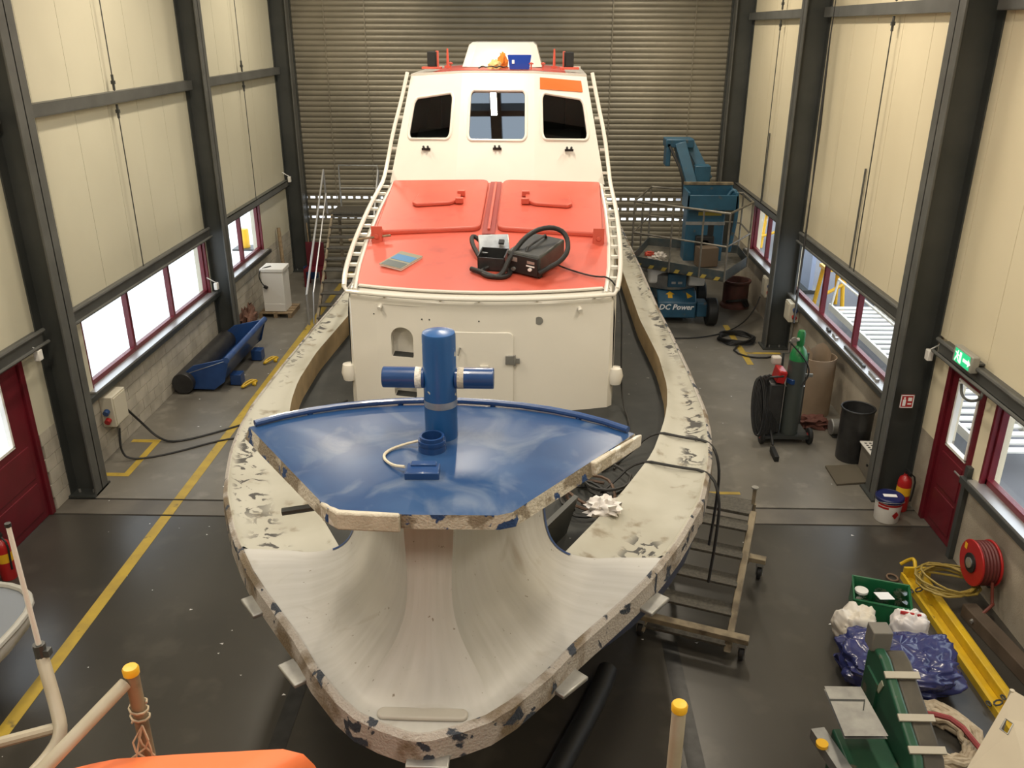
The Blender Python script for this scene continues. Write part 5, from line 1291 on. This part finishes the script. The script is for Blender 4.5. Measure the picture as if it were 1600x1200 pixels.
build('perforated_top', G().bb((4.83, 10.84, .42), (5.19, 11.41, .44)), m_wlite, t, bevel=.004)
for i in range(5):
    for j in range(7): build('vent_hole', G().bb((4.87 + i * .065, 10.89 + j * .07, .4395), (4.905 + i * .065, 10.925 + j * .07, .4415)), m_black, t, smooth=0)
build('cabinet_knob', G().cyl((4.83, 11.0, .25), (4.81, 11.0, .25), .02, n=10), m_black, t)
# ---- column sign, leaning bar, exit sign
px_, py_ = 4.80, 10.445
sg = P(1417, 627, Y=10.44)
t = thing('column_sign', 'small red and white pictogram sign on the dark column', 'sign', sg)
build('sign_plate', G().box(sg, (.17, .008, .19)), m_extred, t)
build('sign_border', G().box(sg + Vector((0, -.005, .085)), (.17, .003, .012)).box(sg + Vector((0, -.005, -.085)), (.17, .003, .012)).box(sg + Vector((.08, -.005, 0)), (.012, .003, .18)).box(sg + Vector((-.08, -.005, 0)), (.012, .003, .18)), m_text, t)
build('sign_pictogram', G().box(sg + Vector((-.035, -.005, -.02)), (.04, .003, .09)).box(sg + Vector((-.035, -.005, .045)), (.02, .003, .03)), m_text, t)
build('sign_pictogram', G().box(sg + Vector((.035, -.005, .03)), (.05, .003, .05)).box(sg + Vector((.035, -.005, -.035)), (.05, .003, .02)), m_text, t)
ea, eb = 9.18, 9.6
XS = XR - .14
t = thing('exit_sign', 'green emergency exit light above the right red door', 'sign', (XS - .05, 9.4, 2.410))
build('housing', G().bb((XS - .09, ea - .02, 2.390), (XS - .001, eb + .02, 2.590)), M('sign_housing', (.3, .29, .25), .5), t, bevel=.015)
em = bpy.data.materials.new('exit_glow'); em.use_nodes = True
b = em.node_tree.nodes['Principled BSDF']; b.inputs['Base Color'].default_value = (.02, .4, .15, 1); b.inputs['Emission Color'].default_value = (.03, .7, .28, 1); b.inputs['Emission Strength'].default_value = .7
em2 = bpy.data.materials.new('exit_white'); em2.use_nodes = True
b = em2.node_tree.nodes['Principled BSDF']; b.inputs['Emission Color'].default_value = (.8, 1, .85, 1); b.inputs['Emission Strength'].default_value = .8
build('sign_face', G().bb((XS - .094, ea + .03, 2.410), (XS - .09, eb - .03, 2.570)), em, t)
xf_ = XS - .097
build('arrow', G().add([(xf_, 9.36, 2.470), (xf_, 9.24, 2.470), (xf_, 9.24, 2.440), (xf_, 9.18, 2.490), (xf_, 9.24, 2.540), (xf_, 9.24, 2.510), (xf_, 9.36, 2.510)], [[0, 1, 2, 3, 4, 5, 6]]), em2, t)
build('running_figure', G().box((xf_, 9.5, 2.500), (.002, .03, .06)).box((xf_, 9.49, 2.545), (.002, .025, .025)).box((xf_, 9.53, 2.450), (.002, .02, .06), rx=.5).box((xf_, 9.47, 2.455), (.002, .02, .05), rx=-.6).box((xf_, 9.5, 2.515), (.002, .1, .014), rx=.3), em2, t)
build('door_frame_figure', G().bb((xf_ - .001, 9.4, 2.425), (xf_ + .001, 9.445, 2.555)), em2, t)
build('sign_bracket', G().bb((XS - .002, 9.3, 2.44), (XR, 9.48, 2.46)), m_girt, t)
solo('hook_pipe', G().tube([P(1502, 600, X=XR - .12), P(1502, 618, X=XR - .14), P(1515, 628, X=XR - .14), P(1533, 624, X=XR - .12), P(1535, 612, X=XR - .1)], .016, n=8, smooth=2), m_girt, 'curved grey pipe hook hanging in front of the right door glass', 'pipe')
# dark hose bundle hanging at the window end by the column
solo('hose_bundle', G().tube([(XR - .12, 11.2, 2.3), (XR - .14, 11.15, 1.9), (XR - .12, 11.2, 1.4), (XR - .15, 11.12, .9), (XR - .13, 11.2, .55), (XR - .2, 11.1, .5)], .055, n=10, smooth=2), m_black, 'thick black hose bundle hanging between the window and the column', 'hose')
solo('hanging_cable', G().tube([P(1306, 0, X=XR - .2), P(1297, 60, X=XR - .2), P(1281, 195, X=XR - .22), P(1268, 300, X=XR - .25), P(1257, 380, X=XR - .3), P(1240, 505, X=XR - .5)], [.007, .012, .03, .012, .02, .02, .015, .014, .012, .012][:6], n=8), m_black, 'long dark cable hanging down the cream panels to the cylinder trolley', 'cable')
# tools on the sill
for k, (yy, ln, m_, lab) in enumerate(((14.3, .16, m_black, 'small black tool on the right window sill'), (13.95, .22, m_silver, 'shiny wrench-like fitting on the right window sill'), (13.0, .9, m_steel, 'long dark bar lying on the right window sill'), (12.15, .35, m_silver, 'silver strip lying at the near end of the right window sill'))):
    solo('sill_tool', G().cyl((XR - .04, yy - ln / 2, 1.17), (XR - .03, yy + ln / 2, 1.17), .02, n=8).box((XR - .04, yy - ln / 2, 1.172), (.05, .05, .04)), m_, lab, 'tool')
# ---- paint pail
px_, py_ = 4.74, 9.97
t = thing('paint_pail', 'white paint pail with a dark blue lid and red diamond label', 'pail', (px_, py_, 0))
build('pail_body', G().lathe([(.15, 0), (.155, .01), (.172, .33), (0, .33)], (px_, py_, 0), n=32), m_wlite, t)
lid = build('pail_lid', G().lathe([(.178, .3), (.182, .34), (.17, .355), (.165, .345), (0, .345)], (px_, py_, 0), n=32), M('lid_blue', (.012, .018, .09), .35), t)
build('lid_sticker', G().box((px_, py_, .348), (.17, .07, .004), rz=-.1), m_text, lid)
def wrap(name, a0, a1, z0, z1, m, r=.1735, n=8):
    rr = lambda z: .156 + (z / .33) * .0175 + .0015
    build(name, G().grid([[(px_ + rr(z) * math.cos(math.radians(a)), py_ + rr(z) * math.sin(math.radians(a)), z) for z in (z0, z1)] for a in [a0 + (a1 - a0) * i / n for i in range(n + 1)]]), m, t)
wrap('label_stripe', 200, 320, .26, .29, m_extred)
wrap('label_stripe', 200, 250, .22, .25, m_extred)
dm = [(285, .2), (302, .14), (285, .08), (268, .14)]
build('label_diamond', G().add([(px_ + (.1575 + z / .33 * .0175 + .004) * math.cos(math.radians(a)), py_ + (.1575 + z / .33 * .0175 + .004) * math.sin(math.radians(a)), z) for a, z in dm], [[0, 1, 2, 3]]), m_extred, t)
build('pail_bail', G().tube([(px_ + .18 * math.cos(a), py_ - .02 + .18 * math.sin(a), .28 - .06 * math.sin(a)) for a in [math.radians(d) for d in range(180, 361, 20)]], .004, n=6), m_galv, t)
# ---- hose reel
hr = P(1517, 879, X=XR - .3)
t = thing('hose_reel', 'red fire hose reel on the wall below the right window', 'hose reel', (XR - .1, hr.y, hr.z))
ax = Vector((1, 0, 0)); R_ = .26
build('reel_front_disc', G().cyl((XR - .3, hr.y, hr.z), (XR - .275, hr.y, hr.z), R_, n=36), m_extred, t, bevel=.008)
build('reel_back_disc', G().cyl((XR - .1, hr.y, hr.z), (XR - .075, hr.y, hr.z), R_, n=36), m_extred, t, bevel=.008)
build('reel_hub', G().cyl((XR - .318, hr.y, hr.z), (XR - .3, hr.y, hr.z), .11, n=24), m_black, t)
build('hub_cap', G().cyl((XR - .33, hr.y, hr.z), (XR - .315, hr.y, hr.z), .06, n=16), m_silver, t)
for k in range(5): build('hose_turn', G().tube([(XR - .26 + k * .036, hr.y + .23 * math.cos(a), hr.z + .23 * math.sin(a)) for a in [2 * math.pi * i / 28 for i in range(28)]], .02, n=6, closed=True), M('dark_red_hose', (.12, .02, .02), .5), t)
build('reel_bracket', G().bb((XR - .075, hr.y - .05, hr.z - .3), (XR - .001, hr.y + .05, hr.z + .05)), m_steel, t)
build('reel_sticker', G().box((XR - .302, hr.y + .16, hr.z + .12), (.003, .05, .07)), m_yelp, t)
build('hose_tail', G().tube([(XR - .15, hr.y - .22, hr.z - .1), (XR - .14, hr.y - .3, hr.z - .35), (XR - .16, hr.y - .35, .25), (XR - .3, hr.y - .4, .12)], .018, n=8, smooth=2), M('dark_red_hose2', (.14, .03, .02), .5), t)
build('hose_nozzle', G().cyl((XR - .3, hr.y - .4, .12), (XR - .42, hr.y - .45, .08), .022, n=10), m_silver, t)
# ---- yellow lifting beam with chains and hose
ya, yb = P(1430, 890, Z=.12), P(1585, 1105, Z=.12)
d = (yb - ya).normalized(); nn = Vector((-d.y, d.x, 0))
if nn.x < 0: nn = -nn
t = thing('lifting_beam', 'long yellow steel lifting beam on the floor below the hose reel', 'beam', ((ya + yb) / 2 - Vector((0, 0, .12))))
def along(u, v, z): return Vector((ya.x, ya.y, 0)) + d * u + nn * v + Vector((0, 0, z))
Ln = (yb - ya).length + .25
def strip(v0, v1, z0, z1, u0=0, u1=None):
    u1 = Ln if u1 is None else u1
    g = G(); g.add([along(u, v, z) for z in (z0, z1) for u, v in ((u0, v0), (u1, v0), (u1, v1), (u0, v1))], [[3, 2, 1, 0], [4, 5, 6, 7], [0, 1, 5, 4], [1, 2, 6, 5], [2, 3, 7, 6], [3, 0, 4, 7]]); return g
build('bottom_flange', strip(-.16, .16, 0, .02), m_yel, t)
build('web_rib', strip(-.02, .06, .02, .14), m_yel, t, bevel=.01)
build('side_flange', strip(-.16, -.13, .02, .08), m_yel, t)
build('end_plate', strip(-.14, .18, .02, .16, 0, .03), m_yel, t)
build('end_hook', G().tube([along(0, .0, .14), along(-.1, .02, .2), along(-.18, .0, .14), along(-.2, -.08, .06)], .022, n=8, smooth=1), m_yel, t)
for u in (.35, Ln - .35):
    for k in range(6):
        cc = along(u + .04 * (k % 2), -.18 + k * .06, .07 + .08 * math.sin(k / 5 * math.pi))
        build('chain_link', G().tube([cc + Vector((.035 * math.cos(a) * (1 if k % 2 else .5), .03 * math.sin(a), .02 * math.cos(a) * (k % 2))) for a in [i * math.pi / 4 for i in range(8)]], .009, n=5, closed=True), m_steel, t)
build('shackle', G().tube([along(.02 + .07 * math.cos(a), -.26 + .06 * math.sin(a), .02) for a in [i * math.pi / 6 for i in range(12)]], .012, n=6, closed=True), M('rusty_steel', (.16, .1, .06), .7), t)
hc = along(.4, .17, 0)
pts = []
for k in range(110):
    a = k * .4; r = .27 + .035 * math.sin(k * .9) + .02 * math.sin(k * .23); pts.append((hc.x + r * 1.1 * math.cos(a), hc.y + r * math.sin(a), .17 + .06 * abs(math.sin(k * .17)) + .0008 * k))
solo('hose_coil', G().tube(pts, .013, n=6), m_hosey, 'coil of dull yellow hose lying over the end of the yellow beam', 'hose')
p0, p1 = P(1525, 965, Z=.08), P(1600, 1045, Z=.08)
dd = (p1 - p0).normalized()
solo('timber_beam', G().box((p0 + p1) / 2 + dd * .3 - Vector((0, 0, .0)), ((p1 - p0).length + .9, .16, .16), rz=math.atan2(dd.y, dd.x)), M('dark_timber', (.06, .042, .028), .8, 0, (.09, .065, .045), 4), 'dark square timber lying between the yellow beam and the wall', 'timber', bevel=.01)
bl = P(1594, 1072, Z=.0)
solo('blue_canister', G().lathe([(.12, 0), (.13, .02), (.13, .24), (.06, .3), (.06, .34), (0, .34)], bl + Vector((.0, -.55, 0)), n=18), m_bluec, 'blue plastic canister at the far end of the dark timber by the wall', 'canister')
# ---- green crate with jars
ca, cb_ = P(1327, 972, Z=0), P(1418, 990, Z=0)
dx = (cb_ - ca).normalized(); rzc = math.atan2(dx.y, dx.x); Wc = (cb_ - ca).length
ctr = (ca + cb_) / 2 + Vector((-dx.y, dx.x, 0)) * .23
t = thing('green_crate', 'green plastic crate filled with clear jars', 'crate', ctr); t.rotation_euler.z = rzc; OFF[t.name] = Vector()
h_ = .3; wx, wy = Wc / 2, .23
build('crate_floor', G().bb((-wx, -wy, 0), (wx, wy, .012)), m_crate, t)
for nm, lo, hi in (('crate_wall', (-wx, -wy, 0), (wx, -wy + .015, h_)), ('crate_wall', (-wx, wy - .015, 0), (wx, wy, h_)), ('crate_wall', (-wx, -wy, 0), (-wx + .015, wy, h_)), ('crate_wall', (wx - .015, -wy, 0), (wx, wy, h_))): build(nm, G().bb(lo, hi), m_crate, t)
build('crate_rim', G().tube([(-wx, -wy, h_), (wx, -wy, h_), (wx, wy, h_), (-wx, wy, h_)], .016, n=6, closed=True), m_crate, t)
m_jar = glass('clear_jar', (.85, .9, .88), .12, .05)
Rz = Matrix.Rotation(rzc, 3, 'Z')
jl = ['round clear jar with a white lid in the green crate corner', 'clear jar lying among others in the green crate', 'clear jar leaning on the rim of the green crate', 'small clear jar at the middle of the green crate', 'flat clear tub in the green crate', 'clear jar with a pale lid near the crate wall']
for k in range(6):
    o_ = Vector((-wx + .1 + (k % 3) * (2 * wx - .2) / 2, -.1 + .18 * (k // 3), .013)); o_ = ctr + Rz @ o_
    r = .075 + .01 * (k % 2); hh = .2 + .03 * (k % 3)
    tj = thing('jar', jl[k], 'jar', o_, 'jars in the green crate')
    build('jar_body', G().lathe([(r, 0), (r, hh - .03), (r * .8, hh)], o_, n=18), m_jar, tj)
    build('jar_lid', G().lathe([(r * .85, hh), (r * .85, hh + .025), (0, hh + .03)], o_, n=18), m_wlite if k == 3 else m_jar, tj)
o_ = ctr + Rz @ Vector((0, 0, h_ - .02))
solo('paper_sheet', G().box(o_ + Vector((.02, -.03, .0)), (.18, .13, .006), rz=.2, ry=.12), m_text, 'small white paper sheet on top of the jars in the green crate', 'paper')
# ---- blue bag and folded cloth
def cushion(name, c, size, m, label, cat, seed, amp=.1, rz=0, n=22, fr=5.0, pw=3.5):
    rows = []; Rz_ = Matrix.Rotation(rz, 3, 'Z'); c = Vector(c)
    for i in range(n + 1):
        th = math.pi * i / n; r = []
        for k in range(2 * n):
            ph = math.pi * k / n
            sgn = lambda v, e: math.copysign(abs(v) ** e, v)
            e = 2 / pw
            dd = Vector((sgn(math.sin(th), e) * sgn(math.cos(ph), e), sgn(math.sin(th), e) * sgn(math.sin(ph), e), sgn(math.cos(th), .8)))
            nz = noise.noise(dd * fr * .6 + Vector((seed, 0, seed))) + .9 * (.35 - abs(noise.noise(dd * fr * 1.1 + Vector((0, seed, 1))))) + .12 * noise.noise(dd * fr * 3)
            v = Vector((dd.x * size[0] / 2, dd.y * size[1] / 2, (dd.z * .5 + .5) * size[2])) * (1 + amp * nz)
            v.z = max(v.z, 0.0)
            r.append(c + Rz_ @ v)
        rows.append(r)
    return solo(name, G().grid(rows, closed=True), m, label, cat, base=c, smooth=70)
cushion('blue_bag', P(1395, 1062, Z=0), (1.05, .72, .42), m_bag, 'crumpled dark blue plastic bag stuffed full beside the green crate', 'bag', 3, .2, rz=-.15, n=44, fr=3.4)
cushion('folded_cloth', P(1340, 1003, Z=0) + Vector((-.04, .04, 0)), (.44, .36, .36), m_cloth, 'folded cream cloth bundle between the blue bag and the green crate', 'cloth', 11, .17, rz=.25, n=30, fr=3.2, pw=3.2)
cushion('white_sack', P(1402, 1008, Z=0) + Vector((.1, .04, 0)), (.36, .26, .38), M('white_sack', (.72, .68, .66), .7), 'white sack with a red stripe leaning on the blue bag', 'sack', 7, .16, rz=-.3, n=30, fr=3.2, pw=3.2)
c_ = bpy.data.objects['white_sack'].location + Vector((-.02, -.02, .385))
build('red_stripe', G().box(c_, (.2, .02, .03), rz=-.3), m_extred, bpy.data.objects['white_sack'], off=Vector(bpy.data.objects['white_sack'].location))
# ---- green saw machine
mp_ = P(1390, 1150, Z=.5)
t = thing('green_saw', 'green cast-iron saw machine with a grey steel table', 'machine', (mp_.x, mp_.y, 0))
O = Vector((mp_.x, mp_.y, 0))
pr = [(-.03, .62, .0), (-.03, .62, .9), (-.03, .5, 1.02), (-.03, .35, 1.02), (-.03, -.45, .72), (-.03, -.62, .5), (-.03, -.62, 0)]
build('housing', G().prism([O + Vector(v) for v in pr], (.09, 0, 0)), m_green, t, bevel=.025, seg=3)
build('belt_guard', G().prism([O + Vector((v[0] + .09, v[1] * .97, v[2] * .98)) for v in pr], (.17, 0, 0)), M('dark_brown_guard', (.05, .043, .033), .5, 0, (.08, .07, .05), 5), t, bevel=.02)
for k, (yy, zz) in enumerate(((.2, .96), (-.15, .83), (-.4, .74))): build('grey_tape', G().box(O + Vector((.1, yy, zz + .012)), (.29, .06, .02), rx=.36), M('grey_tape', (.4, .37, .3), .6), t)
build('motor_block', G().box(O + Vector((.02, .56, 1.08)), (.17, .16, .2)), M('grey_block', (.16, .15, .13), .6), t, bevel=.01)
tz = .82
build('steel_table', G().add([P(1288, 1072, Z=tz), P(1345, 1073, Z=tz), P(1388, 1150, Z=tz), P(1320, 1150, Z=tz)], [[0, 1, 2, 3]]).add([v + Vector((0, 0, -.03)) for v in [P(1288, 1072, Z=tz), P(1345, 1073, Z=tz), P(1388, 1150, Z=tz), P(1320, 1150, Z=tz)]], [[3, 2, 1, 0]]), m_galv, t)
build('table_slot', G().prism([P(1296, 1092, Z=tz + .001), P(1350, 1093, Z=tz + .001), P(1351, 1096, Z=tz + .001), P(1297, 1095, Z=tz + .001)], (0, 0, .002)), m_steel, t)
build('table_slot', G().prism([P(1350, 1093, Z=tz + .001), P(1352, 1093, Z=tz + .001), P(1350, 1110, Z=tz + .001), P(1348, 1110, Z=tz + .001)], (0, 0, .002)), m_steel, t)
tc_ = P(1335, 1112, Z=.4)
build('table_leg', G().bb((tc_.x + .1, tc_.y - .1, 0), (tc_.x + .22, tc_.y + .15, tz - .03)), m_green, t)
build('lower_body', G().bb((O.x - .45, O.y - .62, 0), (O.x - .03, O.y + .1, .48)), m_green, t, bevel=.02)
build('switch_plate', G().box(O + Vector((-.036, .25, .8)), (.008, .05, .14), rx=.4), M('plate_pale', (.35, .36, .26), .5), t)
build('guide_bar', G().box(P(1300, 1180, Z=.5), (.12, .5, .1), rz=.2), m_galv, t)
build('yellow_knob', G().cyl(P(1284, 1165, Z=.55), P(1284, 1165, Z=.55) + Vector((0, 0, .03)), .05, n=14), m_yelp, t)
# ---- rope pile
pc = P(1470, 1162, Z=0)
for k in range(9):
    r0 = .18 + .035 * (k % 5); zc_ = .03 + .05 * (k // 3)
    pts = [(pc.x + (r0 + .02 * math.sin(i * 1.7 + k)) * 1.05 * math.cos(i * math.pi / 12), pc.y + (r0 + .02 * math.cos(i * 2.3 + k)) * 1.3 * math.sin(i * math.pi / 12), zc_ + .015 * math.sin(i + k)) for i in range(24)]
    if k == 0: root = thing('rope_coil', 'heap of thick cream rope between the green machine and beige sheet', 'rope', pc)
    build('rope_turn', G().tube(pts, .03, n=8, closed=True), m_rope, root)
solo('red_strap', G().tube([pc + Vector((-.3, .15, .2)), pc + Vector((-.1, .1, .26)), pc + Vector((.1, .02, .26)), pc + Vector((.2, -.3, .2))], .025, n=6, smooth=1), M('red_strap', (.3, .05, .05), .7), 'faded red strap lying across the cream rope heap', 'strap')
solo('black_lead', G().tube([pc + Vector((-.22 + .08 * math.cos(a * .9), .38 + .12 * math.sin(a * .9), .2 + .015 * a)) for a in range(14)], .013, n=6, smooth=1), m_black, 'tangled thin black lead behind the cream rope heap', 'cable')
# ---- beige sheet
sz = [P(1585, 1078, Z=1.0), P(1625, 1105, Z=1.0), P(1580, 1290, Z=.55), P(1510, 1200, Z=.6)]
t = thing('beige_cover', 'beige sheet metal cover with a square hole leaning at the right', 'cover', (sz[0].x, sz[0].y - .3, 0))
g = G(); A0, A1, A2, A3 = P(1582, 1078, Z=1.0), P(1700, 1145, Z=1.0), P(1640, 1330, Z=.5), P(1508, 1205, Z=.5)
lpz = holed(g, [A3, A2, A1, A0], [(.1, .58), (.1, .7), (.2, .7), (.2, .58)][::-1])
build('sheet', g, m_beige, t, smooth=0)
for v, dv in ((A0, 1.0), (A3, .5), (A1, 1.0), (A2, .5)): build('support_leg', G().cyl((v.x, v.y, 0), (v.x, v.y, v.z - .003), .02, n=8), m_beige, t)
build('hole_rim', G().tube(lpz, .008, n=5, closed=True), m_galv, t)
# ---- black rubber tube by the bow
a_, b_ = P(948, 1050, Z=.1), P(870, 1205, Z=.1)
dv = (b_ - a_)
solo('rubber_tube', G().tube([a_ - dv * .02, a_ + dv * .3 + Vector((.03, 0, 0)), b_, b_ + dv * .5], .1, n=18, smooth=2), m_black, 'thick black rubber tube on the dark floor beside the bow', 'tube')
# ================================================================ outside the right windows
def yard_ladder(x, y, z, rz, tilt, L, n, label):
    t = thing('aluminium_stair', label, 'stair', (x, y, z)); t.rotation_euler = (tilt, 0, rz); OFF[t.name] = Vector()
    for s in (-.5, .5): build('stringer', G().box((s, L / 2, 0), (.05, L, .14)), m_wlite, t)
    for k in range(n): build('tread', G().box((0, (k + .5) * L / n, 0), (1.0, .14, .03)), m_wlite, t)
    for s in (-.5, .5): build('handrail', G().tube([(s, .1, .05), (s, .3, .7), (s, L - .3, .7), (s, L - .1, .05)], .025, n=8), m_wlite, t)
yard_ladder(7.15, 11.3, .3, .0, .0, 7.2, 26, 'long white aluminium stair lying in the yard outside the right windows')
for (x, y, w_, d_, h_, m_, lab) in ((7.3, 26.3, .9, 1.6, 1.0, m_yelp, 'yellow steel frame in the yard outside the far right window'), (7.0, 19.6, .5, .5, .9, m_yelp, 'yellow trestle in the yard outside the right windows')):
    t = thing('steel_trestle', lab, 'frame', (x, y, -.05))
    for sx in (-1, 1):
        for sy in (-1, 1): build('leg', G().cyl((x + sx * w_ / 2, y + sy * d_ / 2, -.05), (x + sx * w_ / 3, y + sy * d_ / 3, h_), .05, n=8), m_, t)
    build('top_plate', G().box((x, y, h_), (w_, d_, .08)), m_, t)
    build('cross_bar', G().cyl((x - w_ / 2, y - d_ / 2, .3), (x + w_ / 2, y - d_ / 2, .6), .04, n=8), m_, t)
t = thing('hoarding', 'pale blue upright panel outside the far pane of the right window', 'panel', (6.9, 21.8, -.05))
build('panel_sheet', G().box((6.9, 21.8, .9), (.1, 2.2, 1.9)), M('pale_blue_panel', (.35, .42, .6), .5), t)
build('panel_foot', G().box((6.9, 21.8, 0), (.4, 2.3, .08)), m_steel, t)
t = thing('yard_bollard', 'yellow-orange bollard outside the left two-pane window', 'bollard', (-8.5, 24.9, -.05))
build('bollard_post', G().lathe([(.14, -.05), (.14, .5), (.12, .54), (0, .55)], (-8.5, 24.9, 0), n=20), m_yelp, t)
build('bollard_base', G().box((-8.5, 24.9, -.03), (.6, .6, .05)), m_steel, t)
solo('pallet_stack', G().box((8.8, 20.0, .2), (1.2, .9, .5)).box((8.8, 20.0, .6), (1.1, .8, .3)), M('yellow_pale', (.5, .42, .15), .6), 'yellowish crate stack in the yard outside the right windows', 'crate', bevel=.02)
